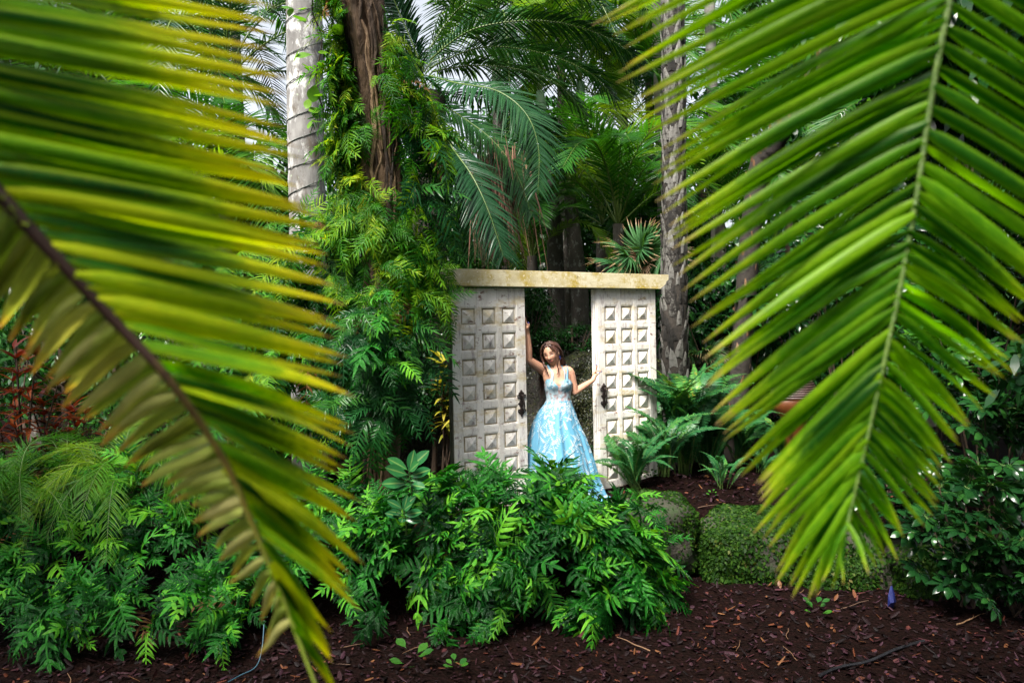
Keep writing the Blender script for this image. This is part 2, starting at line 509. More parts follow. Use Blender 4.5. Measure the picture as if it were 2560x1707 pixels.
M['bark_tree'] = solid_mat('fibrous_tree_bark', [(0.28, (0.006, 0.00375, 0.00225)), (0.48, (0.03375, 0.018, 0.00825)), (0.62, (0.0975, 0.05625, 0.027)), (0.8, (0.255, 0.1725, 0.0975))], 9, 0.75, (1, 1, 0.25), 0.9, 24, dist=0.03, rndw=0.45)
M['bark_boot'] = solid_mat('rough_palm_bark', [(0.3, (0.010, 0.008, 0.006)), (0.7, (0.035, 0.028, 0.022))], 9, 0.85, bump=0.5)
M['boot'] = solid_mat('leaf_base', [(0.3, (0.0054, 0.0045, 0.0036)), (0.43, (0.01575, 0.01305, 0.0108)), (0.50, (0.09, 0.0855, 0.0765)), (0.75, (0.207, 0.2025, 0.189))], 3.5, 0.8, bump=0.4, rndw=0.3)
M['boot_brown'] = solid_mat('brown_leaf_base', [(0.3, (0.05, 0.025, 0.012)), (0.6, (0.16, 0.075, 0.03)), (0.9, (0.50, 0.42, 0.34))], 13, 0.8, bump=0.4, rndw=0.4)
M['stone'] = solid_mat('mossy_limestone', [(0.25, (0.00605, 0.0055, 0.00385)), (0.5, (0.02063, 0.0187, 0.01238)), (0.75, (0.04675, 0.04263, 0.03025))], 6, 0.9, bump=0.9, bscale=16, dist=0.03, patches=[(5, 0.5, 0.62, (0.015, 0.0275, 0.007), None)])
M['wallstone'] = solid_mat('dark_rock', [(0.25, (0.003, 0.0024, 0.0018)), (0.5, (0.0078, 0.0063, 0.0042)), (0.8, (0.021, 0.0174, 0.0108))], 9, 0.9, bump=1.0, bscale=22, dist=0.03)
M['iron'] = solid_mat('black_iron', [(0.3, (0.012, 0.009, 0.009)), (0.7, (0.045, 0.030, 0.026))], 30, 0.5, bump=0.2, metal=0.4)
M['wire'] = solid_mat('dark_green_wire', [(0.3, (0.008, 0.016, 0.012)), (0.7, (0.015, 0.028, 0.02))], 10, 0.5, bump=0)
M['bluewire'] = solid_mat('blue_wire', [(0.3, (0.0175, 0.056, 0.084)), (0.7, (0.0315, 0.084, 0.119))], 10, 0.5, bump=0)
M['bulb'] = solid_mat('clear_bulb', [(0.3, (0.5, 0.5, 0.5)), (0.7, (0.7, 0.7, 0.7))], 10, 0.15, bump=0)
M['hose'] = solid_mat('black_hose', [(0.3, (0.006, 0.006, 0.008)), (0.7, (0.012, 0.012, 0.014))], 10, 0.4, bump=0)
M['blue'] = solid_mat('blue_plastic', [(0.3, (0.005, 0.008, 0.06)), (0.7, (0.01, 0.0175, 0.11))], 12, 0.5, bump=0.1)
M['wood_warm'] = solid_mat('varnished_wood', [(0.3, (0.054, 0.01485, 0.00324)), (0.7, (0.1134, 0.0351, 0.0081))], 6, 0.4, (1, 6, 6), 0.2)
M['wood_dark'] = solid_mat('dark_slat_wood', [(0.3, (0.025, 0.0125, 0.01)), (0.7, (0.1, 0.065, 0.06))], 14, 0.35, (1, 6, 6), 0.3)

M['paint'] = solid_mat('worn_white_paint', [(0.2, (0.627, 0.589, 0.532)), (0.5, (0.7885, 0.76, 0.7125)), (0.8, (0.855, 0.8265, 0.7885))], 3.0, 0.6, (2.5, 2.5, 0.8), 0.35, 30, which='World', dist=0.004, rndw=0.15,
                       patches=[(7, 0.53, 0.70, (0.42, 0.36, 0.36), (3.0, 3.0, 0.7)), (9, 0.59, 0.68, (0.22, 0.12, 0.09), (1.0, 1.0, 2.2)), (3.5, 0.52, 0.70, (0.58, 0.47, 0.25), (1.0, 1.0, 2.5)), (26, 0.62, 0.71, (0.24, 0.18, 0.15), (3, 3, 1))])
M['paint_dirt'] = solid_mat('grimy_paint', [(0.25, (0.16, 0.115, 0.055)), (0.5, (0.38, 0.32, 0.21)), (0.8, (0.64, 0.60, 0.53))], 16, 0.7, None, 0.3, 40, dist=0.003, which='World')
M['grime'] = solid_mat('mossy_old_wood', [(0.3, (0.025, 0.028, 0.016)), (0.7, (0.09, 0.09, 0.06))], 9, 0.8, (1, 1, 0.4), 0.3)
M['beam'] = solid_mat('lichen_stained_beam', [(0.2, (0.36, 0.29, 0.12)), (0.5, (0.60, 0.53, 0.34)), (0.8, (0.74, 0.70, 0.55))], 3.0, 0.7, (1, 1, 2), 0.4, 30, dist=0.006,
                      patches=[(5, 0.47, 0.62, (0.42, 0.31, 0.055), (1, 1, 1)), (34, 0.60, 0.66, (0.78, 0.74, 0.60), (1, 1, 1)), (16, 0.63, 0.72, (0.13, 0.10, 0.045), (1, 1, 1))])


# ------------------------------------------------------------------ ground (one sheet, a low path and a raised terrace)
def smooth(a, b, x):
    t = np.clip((x - a) / (b - a), 0, 1)
    return t * t * (3 - 2 * t)


LOW = -0.55


def height(x, y):
    x = np.asarray(x, float); y = np.asarray(y, float)
    right = smooth(0.7, 1.1, x)
    edge0 = 6.15 * (1 - right) + 7.35 * right
    edge1 = 7.1 * (1 - right) + 7.62 * right
    t = smooth(0, 1, (y - edge0) / (edge1 - edge0))
    h = LOW + (0.0 - LOW) * t
    h = h + 0.30 * np.exp(-((x - 0.05) / 1.0) ** 2 - ((y - 6.75) / 0.38) ** 2)
    h = h + 0.10 * np.exp(-((x + 2.6) / 1.2) ** 2 - ((y - 6.6) / 0.5) ** 2)
    h = h + 0.08 * np.exp(-((x - 1.7) / 0.5) ** 2 - ((y - 8.5) / 0.4) ** 2)
    h = h + 0.02 * np.sin(x * 5.1 + y * 3.3) * np.sin(y * 4.7 - x * 2.1) + 0.012 * np.sin(x * 13 + 1) * np.sin(y * 11)
    h = h + 0.035 * np.clip(y - 10, 0, 60)
    return h


def gz(x, y):
    return float(height(x, y))


gx = np.unique(np.concatenate([np.linspace(-120, -12, 19), np.linspace(-12, -5, 15), np.linspace(-5, 6, 150), np.linspace(6, 12, 13), np.linspace(12, 120, 19)]))
gy = np.unique(np.concatenate([np.linspace(-30, 2, 9), np.linspace(2, 4, 9), np.linspace(4, 11, 110), np.linspace(11, 30, 20), np.linspace(30, 160, 14)]))
X, Y = np.meshgrid(gx, gy)
gv = np.stack([X, Y, height(X, Y)], -1).reshape(-1, 3)
nx, ny = len(gx), len(gy)
i = (np.arange(ny - 1) * nx)[:, None] + np.arange(nx - 1)[None]
gf = np.stack([i, i + 1, i + nx + 1, i + nx], -1).reshape(-1, 4)
mg, nt, out = new_mat('bark_mulch')
vo = nt.nodes.new('ShaderNodeTexVoronoi')
vo.inputs['Scale'].default_value = 34.0
nt.links.new(coords(nt, 'Object'), vo.inputs['Vector'])
sx = nt.nodes.new('ShaderNodeSeparateXYZ'); nt.links.new(vo.outputs['Color'], sx.inputs[0])
gc = ramp(nt, [(0.0, (0.0005508, 0.0001663, 0.000194)), (0.45, (0.001652, 0.0004158, 0.0004851)), (0.75, (0.003305, 0.0008316, 0.0009702)), (0.95, (0.005508, 0.001663, 0.001802)), (1.0, (0.00918, 0.003465, 0.001663))], sx.outputs[0])
nzg = noise(nt, 1.3, 3)
gc = mixc(nt, mathn(nt, 'MULTIPLY', nzg.outputs['Fac'], 0.5), gc, (0.016, 0.009, 0.007))
pg = nt.nodes.new('ShaderNodeBsdfPrincipled'); nt.links.new(gc, pg.inputs['Base Color'])
pg.inputs['Roughness'].default_value = 0.8
pg.inputs['Specular IOR Level'].default_value = 0.03
bg = nt.nodes.new('ShaderNodeBump'); bg.inputs['Strength'].default_value = 0.9; bg.inputs['Distance'].default_value = 0.02
nt.links.new(vo.outputs['Distance'], bg.inputs['Height']); nt.links.new(bg.outputs[0], pg.inputs['Normal'])
nt.links.new(pg.outputs[0], out.inputs['Surface'])
ground = obj('ground', MB().add(gv, gf).mesh('ground', mg))
ground['kind'] = 'structure'
ground['label'] = 'dark red bark mulch of the path and the raised bed'

# mulch: every chip is a little tilted slab; the largest are pieces of their own
M['chip'] = solid_mat('mulch_chip', [(0.0, (0.0015, 0.0006, 0.0008)), (0.5, (0.007, 0.0022, 0.003)), (0.72, (0.018, 0.0055, 0.0075)), (0.86, (0.030, 0.012, 0.020)), (0.93, (0.060, 0.015, 0.008)), (0.98, (0.09, 0.036, 0.014)), (1.0, (0.17, 0.09, 0.04))], 20, 0.6, bump=0.3, rndw=0.97, spec=0.12)


def chip_mesh(L, W, T, rnd, seed):
    r = np.random.RandomState(seed)
    mb = MB()
    k = 6
    th = np.sort(r.uniform(0, 6.28, k))
    ring = np.stack([np.cos(th) * L * r.uniform(0.7, 1, k), np.sin(th) * W * r.uniform(0.6, 1, k)], -1)
    bend = r.uniform(-0.5, 0.5) / max(L, 1e-3)
    top = np.concatenate([ring, (T / 2 + bend * ring[:, :1] ** 2)], 1)
    bot = np.concatenate([ring * 0.9, (-T / 2 + bend * ring[:, :1] ** 2)], 1)
    v = np.concatenate([top, bot])
    f3 = [(0, q, q + 1) for q in range(1, k - 1)]
    mb.add(v, np.array(f3), None, rnd)
    f4 = [(q, k + q, k + (q + 1) % k, (q + 1) % k) for q in range(k)]
    mb.f.append(np.array(f4)); mb.m.append(np.zeros(len(f4), int))
    return mb


def mulch_spot():
    while True:
        x = R.uniform(-3.9, 4.3); y = R.uniform(4.7, 8.9)
        if abs(x) > y * 0.66 + 0.1:
            continue
        return x, y


nch = 15000
cx = N.uniform(-3.9, 4.6, nch); cyy = 4.6 + 4.4 * N.uniform(0, 1, nch) ** 1.4
keep = np.abs(cx) < cyy * 0.67 + 0.1
cx, cyy = cx[keep], cyy[keep]
n = len(cx)
p0 = np.stack([cx, cyy, height(cx, cyy) + 0.006 + N.uniform(0, 0.012, n)], -1)
az = N.uniform(0, 6.28, n)
d = np.stack([np.cos(az), np.sin(az), N.normal(0, 0.35, n)], -1)
sd = np.stack([-np.sin(az), np.cos(az), N.normal(0, 0.45, n)], -1)
mb = MB().blades(p0, d, sd, 0.016 + 0.07 * N.uniform(0, 1, n) ** 2.2, 0.004 + 0.014 * N.uniform(0, 1, n) ** 1.6, 2, lambda t: np.array([0.7, 1.0, 0.45]), (0, 0, 0.1), 0.25)
mulch = obj('mulch_chips', mb.mesh('mulch_chips', M['chip'], smooth=False), ground)
mulch['kind'] = 'stuff'
chips = [chip_mesh(0.045 * a, 0.02 * b, 0.008, N.uniform(0, 1), 40 + q).mesh('wood_chip', M['chip'], False) for q, (a, b) in enumerate([(1, 1), (0.8, 1.3), (1.3, 0.7), (0.7, 0.9), (1.1, 1.4)])]
for q in range(220):
    x, y = mulch_spot()
    o = obj('wood_chip', chips[q % 5], ground)
    o.matrix_basis = Matrix.Translation((x, y, gz(x, y) + 0.016)) @ Matrix.Rotation(R.uniform(0, 6.28), 4, 'Z') @ Matrix.Rotation(R.gauss(0, 0.35), 4, 'X') @ Matrix.Rotation(R.gauss(0, 0.3), 4, 'Y') @ Matrix.Scale(R.uniform(0.6, 1.15), 4)
M['straw'] = solid_mat('dry_twig', [(0.0, (0.03, 0.014, 0.009)), (0.5, (0.09, 0.045, 0.022)), (1.0, (0.19, 0.11, 0.055))], 12, 0.7, bump=0.2, rndw=0.7)
twigs = []
for q in range(5):
    pts = spline(np.cumsum(np.stack([np.full(5, 0.055), N.normal(0, 0.012, 5), np.abs(N.normal(0, 0.006, 5))], -1), 0), 9)
    twigs.append(MB().tube(pts - pts.mean(0), np.linspace(0.005, 0.002, 9), 5, N.uniform(0, 1)).mesh('twig', M['straw']))
for q in range(60):
    x, y = mulch_spot()
    o = obj('twig', twigs[q % 5], ground)
    o.matrix_basis = Matrix.Translation((x, y, gz(x, y) + 0.022)) @ Matrix.Rotation(R.uniform(0, 6.28), 4, 'Z') @ Matrix.Rotation(R.gauss(0, 0.15), 4, 'Y') @ Matrix.Scale(R.uniform(0.6, 1.3), 4)


# fallen leaves on the mulch
M['litter'] = leaf_mat('dry_fallen_leaf', [(0.0, (0.013, 0.0065, 0.0104)), (0.4, (0.0325, 0.013, 0.0143)), (0.7, (0.0845, 0.02925, 0.0117)), (1.0, (0.156, 0.0845, 0.0325))], rough=0.5, trans=0.15, glow=(1, 0.8, 0.5), spec=0.25)
LITTER = [MB().blades([(0, -0.5, 0)], (0, 1, 0.25 * (q % 2)), (1, 0, 0.2), 1.0, 0.22 + 0.06 * (q % 3), 7, oval, (0, 0, (-0.5, 0.45, -0.3, 0.6)[q]), (0.5, -0.4, 0.7, 0.3)[q], rnd=[0.5], wave=0.05).mesh('dry_leaf', M['litter']) for q in range(4)]
for q in range(70):
    x, y = mulch_spot()
    o = obj('dry_leaf', LITTER[q % 4], ground)
    o.matrix_basis = Matrix.Translation((x, y, gz(x, y) + 0.02)) @ Matrix.Rotation(R.uniform(0, 6.28), 4, 'Z') @ Matrix.Rotation(R.gauss(0, 0.3), 4, 'X') @ Matrix.Scale(R.uniform(0.04, 0.10), 4)

# ------------------------------------------------------------------ boulders of the terrace edge
def rock(center, size, seed, nlat=34, nlon=56, power=0.62, rough=0.13):
    """squarish boulder: a superellipsoid with lumps"""
    r = np.random.RandomState(seed)
    u = np.linspace(-np.pi / 2, np.pi / 2, nlat); v = np.linspace(0, 2 * np.pi, nlon, endpoint=False)
    U, W = np.meshgrid(u, v, indexing='ij')
    s = lambda a, p: np.sign(a) * np.abs(a) ** p
    P = np.stack([s(np.cos(U), power) * s(np.cos(W), power), s(np.cos(U), power) * s(np.sin(W), power), s(np.sin(U), power)], -1)
    disp = np.zeros(U.shape)
    for k in range(22):
        q = r.normal(0, 1, 3) * r.uniform(1.5, 7)
        disp += np.sin(P @ q + r.uniform(0, 6.28)) * 0.45 / (1 + np.linalg.norm(q) * 0.35)
    P = P * (1 + rough * disp)[..., None]
    P = P * np.asarray(size) * 0.5 + np.asarray(center)
    i = (np.arange(nlat - 1) * nlon)[:, None]; j = np.arange(nlon)[None]; j2 = (j + 1) % nlon
    f = np.stack([i + j, i + j2, i + nlon + j2, i + nlon + j], -1).reshape(-1, 4)
    return P.reshape(-1, 3), f


def cover(P, f, n, size, seed, front=True, top_bias=0.0, clump=2.2, thr=0.0):
    """small leaves growing on a surface (P, f): blades at random places of its faces"""
    r = np.random.RandomState(seed)
    a, b, c, d_ = (P[f[:, k]] for k in range(4))
    nn = np.cross(c - a, d_ - b)
    area = np.linalg.norm(nn, axis=1) + 1e-12
    nn = nn / area[:, None]
    w = area.copy()
    if front:
        w = w * ((nn[:, 1] < 0.35) | (nn[:, 2] > 0.3))
    ctr = (a + b + c + d_) / 4
    m = np.sin(ctr[:, 0] * clump * 3.1 + seed) * np.sin(ctr[:, 2] * clump * 4.3 + seed * 2) + np.sin(ctr[:, 1] * clump * 3.7 + ctr[:, 0] * 5)
    w = w * np.clip(m * 0.6 + 0.75 - thr, 0.06, 1.4) * (1 + top_bias * np.clip(nn[:, 2], 0, 1))
    idx = r.choice(len(f), n, p=w / w.sum())
    u, v = r.uniform(0, 1, (n, 1)), r.uniform(0, 1, (n, 1))
    p = (a[idx] * (1 - u) + b[idx] * u) * (1 - v) + (d_[idx] * (1 - u) + c[idx] * u) * v
    nv = nn[idx]
    t = nrm(np.cross(nv, nrm(r.normal(0, 1, (n, 3)))))
    dd = nrm(t + nv * r.uniform(0.1, 0.9, (n, 1)) + np.array([0, 0, -0.25]))
    ss = np.cross(dd, nv) + nv * r.normal(0, 0.3, (n, 1))
    L = size * r.uniform(0.6, 1.4, n)
    return MB().blades(p, dd, ss, L, L * 0.33, 2, lambda t: np.array([0.35, 1.0, 0.08]), (0, 0, -0.2), 0)


def boulder(label, px0, px1, py_top, py_bot, Y, depth, seed, leaves, thr=0.0, lsize=0.022):
    pb = at((px0 + px1) / 2, py_bot, Y)
    ptp = at((px0 + px1) / 2, py_top, Y)
    w = at(px1, py_bot, Y)[0] - at(px0, py_bot, Y)[0] + 0.06
    z0 = pb[2] - 0.10
    h = ptp[2] - z0
    t = thing('boulder', label, 'boulder', (pb[0], Y + depth / 2, z0), 'boulders edging the raised bed')
    P, f = rock((0, 0, h / 2), (w, depth, h), seed)
    obj('stone', MB().add(P, f).mesh('stone', M['stone']), t)
    if leaves:
        o = obj('creeping_plants', cover(P, f, leaves, lsize, seed, top_bias=0.8, thr=thr).mesh('creeping_plants', M['moss']), t)
        o['kind'] = 'stuff'
    return t


boulder('limestone boulder with a bare rough top half hidden by the front fern bush', 1520, 1752, 1262, 1442, 7.0, 0.55, 3, 6500, thr=0.3, lsize=0.026)
boulder('limestone boulder thickly grown with small creeping leaves, beside a bare gap', 1772, 2040, 1296, 1486, 6.9, 0.6, 5, 15000, thr=-0.3, lsize=0.034)
boulder('low mossy boulder below the tip of the hanging green palm frond', 2035, 2255, 1340, 1528, 6.75, 0.6, 8, 11000, thr=0.0, lsize=0.034)
boulder('mossy boulder under the dark umbrella-leaved shrubs', 2255, 2600, 1360, 1560, 6.5, 0.6, 12, 9000, thr=0.1, lsize=0.034)

# rock wall behind the doors
t = thing('rock_wall', 'dark rock wall grown with tiny creepers behind the doorway', 'wall', (0.7, 10.1, 0.0))
wv, wf = [], []
WX = np.linspace(-2.9, 1.9, 90); WZ = np.linspace(-0.2, 1.0, 30)
XX, ZZ = np.meshgrid(WX, WZ)
lump = np.zeros_like(XX)
for k in range(40):
    a, b, ph = N.normal(0, 9), N.normal(0, 9), N.uniform(0, 6.28)
    lump += np.sin(XX * a + ZZ * b + ph) / (3 + abs(a) + abs(b))
ztop = 1.24 + 0.07 * np.sin(WX * 3.1) + 0.05 * np.sin(WX * 7.7)
ZW = -0.2 + (ZZ + 0.2) / 1.2 * (ztop[None] + 0.2)
frontv = np.stack([XX, -0.18 + 0.22 * lump + 0.12 * ZW, ZW], -1)
back = frontv[-1:].copy(); back[..., 1] += 0.55; back[..., 2] += 0.05
down = back.copy(); down[..., 2] = -0.2
PW = np.concatenate([frontv, back, down]).reshape(-1, 3)
i = (np.arange(31) * 90)[:, None] + np.arange(89)[None]
FW = np.stack([i, i + 1, i + 91, i + 90], -1).reshape(-1, 4)
obj('rock', MB().add(PW, FW).mesh('rock', M['wallstone']), t)
o = obj('creeping_plants', cover(PW, FW, 42000, 0.022, 4, clump=0.9).mesh('creeping_plants', M['wallmoss']), t)
o['kind'] = 'stuff'

# ------------------------------------------------------------------ the two carved doors and the beam
DU = np.array([math.cos(rad(33)), math.sin(rad(33)), 0.0])       # along the doorway, to the right and away
DN = np.array([math.sin(rad(33)), -math.cos(rad(33)), 0.0])      # out of the front face
D0 = np.array([-0.552, 7.33, 0.0])
DW, DH, DT = 0.816, 2.12, 0.05
DROT = Matrix.Rotation(rad(33), 4, 'Z')
COLS = [0.1800, 0.4050, 0.6300]
PH = 0.0875                                                       # half opening of a panel
ROWS = [DH - 0.265 - 0.2385 * r_ for r_ in range(8)]


def bevel_box(x0, x1, y0, y1, z0, z1, b=0.003, rnd=0.5):
    bm = bmesh.new()
    bmesh.ops.create_cube(bm, size=1)
    for v in bm.verts:
        v.co = ((x0 + x1) / 2 + v.co.x * (x1 - x0), (y0 + y1) / 2 + v.co.y * (y1 - y0), (z0 + z1) / 2 + v.co.z * (z1 - z0))
    bmesh.ops.bevel(bm, geom=bm.edges[:], offset=b, segments=1, affect='EDGES')
    me = bpy.data.meshes.new('piece')
    bm.to_mesh(me); bm.free()
    a = me.attributes.new('rnd', 'FLOAT', 'POINT')
    a.data.foreach_set('value', np.full(len(me.vertices), rnd, np.float32))
    return me


def panel_mesh():
    """a square panel set back in its opening: stepped moulding, then a raised low pyramid"""
    mb = MB()
    levels = [(PH, 0.004), (PH - 0.009, 0.005), (PH - 0.014, 0.014), (PH - 0.025, 0.0155), (PH - 0.027, 0.010), (PH - 0.031, 0.0095), (0.003, -0.011)]
    v = []
    for h_, y_ in levels:
        v += [(-h_, y_, -h_ * 1.03), (h_, y_, -h_ * 1.03), (h_, y_, h_ * 1.03), (-h_, y_, h_ * 1.03)]
    f, mi = [], []
    for l in range(len(levels) - 1):
        for q in range(4):
            f.append((l * 4 + q, l * 4 + (q + 1) % 4, l * 4 + 4 + (q + 1) % 4, l * 4 + 4 + q))
            mi.append(1 if l in (2, 3) else 0)
    k = (len(levels) - 1) * 4
    f.append((k, k + 1, k + 2, k + 3)); mi.append(0)
    # back board
    b = len(v)
    v += [(-PH, 0.040, -PH * 1.03), (PH, 0.040, -PH * 1.03), (PH, 0.040, PH * 1.03), (-PH, 0.040, PH * 1.03)]
    f.append((b + 3, b + 2, b + 1, b)); mi.append(0)
    for q in range(4):
        f.append((b + q, b + (q + 1) % 4, (q + 1) % 4, q)); mi.append(0)
    mb.add(v, np.array(f))
    mb.m[-1] = np.array(mi)
    return mb.mesh('panel', [M['paint'], M['paint_dirt']], False)


PANEL = panel_mesh()


def handle(t, x, z, flip=1):
    """ornate iron pull: scrolled back plate and a bowed grip"""
    mb = MB()
    y = -0.004
    def disc(cx_, cz_, r_, th=0.006, sides=12):
        a = np.linspace(0, 6.28, sides, endpoint=False)
        top = np.stack([cx_ + np.cos(a) * r_ * 0.8, np.full(sides, y - th), cz_ + np.sin(a) * r_ * 0.8], -1)
        bot = np.stack([cx_ + np.cos(a) * r_, np.full(sides, y + 0.005), cz_ + np.sin(a) * r_], -1)
        v = np.concatenate([top, bot, [[cx_, y - th * 1.5, cz_]]])
        mb.add(v, np.array([(q, sides + q, sides + (q + 1) % sides, (q + 1) % sides) for q in range(sides)]))
        mb.add(v, np.array([(2 * sides, q, (q + 1) % sides) for q in range(sides)]))
    def ring(cx_, cz_, r_, w):
        a = np.linspace(0, 6.0, 15)
        mb.tube(np.stack([cx_ + np.cos(a) * r_, np.full(15, y - 0.004), cz_ + np.sin(a) * r_], -1), w, 6)
    for cz_, w in ((0.105, 0.020), (0.078, 0.026), (0.050, 0.018), (0.022, 0.021), (0.0, 0.030), (-0.022, 0.021), (-0.050, 0.018), (-0.075, 0.026), (-0.100, 0.018), (-0.120, 0.010), (0.124, 0.011)):
        disc(0, cz_, w)
    for s_ in (-1, 1):
        ring(s_ * 0.032, 0.072, 0.015, 0.006)
        ring(s_ * 0.030, -0.070, 0.013, 0.006)
        disc(s_ * 0.020, 0.100, 0.012); disc(s_ * 0.018, -0.092, 0.011); disc(s_ * 0.030, 0.0, 0.009)
    o = obj('handle', mb.mesh('handle', M['iron']), t, (x, 0, z))
    o['label'] = 'ornate black iron pull with scrolls'
    g = MB().tube(spline([(0.0, -0.006, 0.085), (0.006 * flip, -0.022, 0.066), (0.012 * flip, -0.036, 0.0), (0.010 * flip, -0.030, -0.058), (0.012 * flip, -0.010, -0.078)], 18), 0.0065, 8)
    obj('grip', g.mesh('grip', M['iron']), o)


def carved_door(s0, label, hx, flip, jamb):
    p = D0 + DU * s0
    t = thing('door', label, 'door', (p[0], p[1], 0.0))
    t.rotation_euler.z = rad(33)
    x_edges = [(0.0, COLS[0] - PH), (COLS[0] + PH, COLS[1] - PH), (COLS[1] + PH, COLS[2] - PH), (COLS[2] + PH, DW)]
    for k, (a, b) in enumerate(x_edges):
        obj('stile', bevel_box(a, b, 0.0, DT, 0.02, DH, 0.003, N.uniform(0, 1)), t).data.materials.append(M['paint'])
    for c_ in COLS:
        zs = [DH] + [z_ for z in ROWS for z_ in (z + PH * 1.03, z - PH * 1.03)] + [0.02]
        for k in range(0, len(zs), 2):
            obj('rail', bevel_box(c_ - PH, c_ + PH, 0.0022, DT - 0.002, zs[k + 1], zs[k], 0.003, N.uniform(0, 1)), t).data.materials.append(M['paint'])
        for z in ROWS:
            obj('panel', PANEL, t, (c_, 0, z))
    for k in range(jamb):
        obj('edge_strip', bevel_box(-0.016 - 0.018 * k, -0.0015 - 0.018 * k, 0.006 + 0.010 * k, DT + 0.012, 0.02, DH - 0.004, 0.003, 0.3 * k), t).data.materials.append(M['paint'] if jamb > 1 else M['grime'])
    handle(t, hx, 1.0, flip)
    return t


carved_door(0.0, 'worn white carved panel door behind the ferns, woman leaning her raised arm on it', 0.752, 1, 1)
carved_door(1.722, 'worn white carved panel door with sword fern against its foot', 0.066, 1, 2)

# beam with a moulded end
bt = MB()
prof = [(-0.40, 0.0), (2.545, 0.0), (2.57, 0.018), (2.618, 0.050), (2.635, 0.085), (2.665, 0.100), (2.665, 0.158), (-0.40, 0.158)]
f_, b_ = -0.055, 0.105
v = [(a, f_, z + DH + 0.004) for a, z in prof] + [(a, b_, z + DH + 0.004) for a, z in prof]
k = len(prof)
bm = bmesh.new()
vs = [bm.verts.new(q) for q in v]
bm.faces.new(vs[:k]); bm.faces.new(vs[k:][::-1])
for q in range(k):
    bm.faces.new((vs[(q + 1) % k], vs[q], vs[k + q], vs[k + (q + 1) % k]))
bmesh.ops.recalc_face_normals(bm, faces=bm.faces[:])
bmesh.ops.bevel(bm, geom=bm.edges[:], offset=0.004, segments=2, affect='EDGES')
me = bpy.data.meshes.new('wooden_beam'); bm.to_mesh(me); bm.free()
me.materials.append(M['beam'])
beam = obj('wooden_beam', me, None, D0 + np.array([0, 0, 0.016]))
beam.rotation_euler = (0, rad(0.6), rad(33))
tag(beam, 'yellowed lichen-stained wooden beam lying across the tops of both doors', 'beam')


# ------------------------------------------------------------------ leaf and frond shapes (unit length, base at the origin, along +Y, face up +Z)
def fern_mesh(seed, pairs=8, lobeL=0.33, lobeW=0.027, droop=0.35, arch=0.25, mat='fern', wing=0.035, lift=0.1, stalk=0.22):
    r = np.random.RandomState(seed)
    mb = MB()
    P = lambda t: np.stack([0.05 * np.sin(t * 3 + seed) * t, t * (1 - 0.12 * t), arch * np.sin(t * 2.0) * 0.9 - droop * t ** 2.2], -1)
    t = np.linspace(stalk, 0.97, pairs)
    p = P(t); T = nrm(P(t + 0.01) - P(t - 0.01))
    sx = nrm(np.cross(T, [0, 0, 1.0])); up = np.cross(sx, T)
    Lp = lobeL * np.clip(0.55 + 1.5 * (t - stalk), 0, 1.0) * np.clip((1.18 - t) * 2.1, 0.35, 1)
    for s in (-1, 1):
        n = len(t)
        dd = nrm(sx * s + T * r.uniform(0.45, 0.85, (n, 1)) + up * (lift + r.normal(0, 0.14, (n, 1))))
        ss = nrm(T + up * r.normal(0, 0.25, (n, 1))) * s
        pj = p + T * r.uniform(-0.012, 0.012, (n, 1))
        mb.blades(pj, dd, ss, Lp * r.uniform(0.8, 1.15, n), lobeW * r.uniform(0.85, 1.15, n), 5, strap, np.stack([r.normal(0, .05, n), r.normal(0, .05, n), -r.uniform(0.15, 0.55, n)], -1), 0.22, rnd=r.uniform(0, 1, n), wave=0.06)
    e = P(np.array([0.95])); Te = nrm(P(np.array([0.99])) - P(np.array([0.93])))
    mb.blades(e, Te, np.cross(Te, [0, 0, 1.0]), [lobeL * 0.75], [lobeW], 5, strap, (0, 0, -0.3), 0.2, rnd=[0.6])
    # winged midrib
    tt = np.linspace(0.0, 0.97, 14); c = P(tt); Tc = nrm(np.gradient(c, axis=0)); sc_ = nrm(np.cross(Tc, [0, 0, 1.0]))
    w = np.where(tt < stalk - 0.03, 0.006, wing)[:, None] * np.clip(1.3 - tt, 0.3, 1)[:, None]
    uc = np.cross(sc_, Tc)
    rows = np.stack([c - sc_ * w, c - uc * w * 0.25, c + sc_ * w], 1).reshape(-1, 3)
    i = (np.arange(13) * 3)[:, None] + np.arange(2)[None]
    mb.add(rows, np.stack([i, i + 1, i + 4, i + 3], -1).reshape(-1, 4), None, 0.55)
    return mb.mesh('frond', M[mat])


def sword_mesh(seed, pairs=54, arch=0.35, droop=0.4, mat='sword'):
    r = np.random.RandomState(seed)
    mb = MB()
    P = lambda t: np.stack([0.06 * np.sin(t * 2.5 + seed) * t, t * (1 - 0.15 * t), arch * np.sin(t * 1.9) - droop * t ** 2.4], -1)
    t = np.linspace(0.1, 0.985, pairs)
    p = P(t); T = nrm(P(t + 0.01) - P(t - 0.01)); sx = nrm(np.cross(T, [0, 0, 1.0])); up = np.cross(sx, T)
    Lp = 0.072 * np.clip(0.35 + 2.2 * (t - 0.1), 0, 1) * np.clip((1.03 - t) * 2.6, 0.12, 1)
    for s in (-1, 1):
        n = pairs
        dd = nrm(sx * s + T * 0.22 + up * r.normal(0.12, 0.14, (n, 1)))
        mb.blades(p, dd, T * s, Lp * r.uniform(0.85, 1.1, n), 0.0078, 3, strap, (0, 0, -0.25), 0.2, rnd=r.uniform(0, 1, n))
    mb.tube(P(np.linspace(0, 0.99, 12)), np.linspace(0.006, 0.0015, 12), 4, 0.5, 1)
    return mb.mesh('frond', [M[mat], M['stem']])


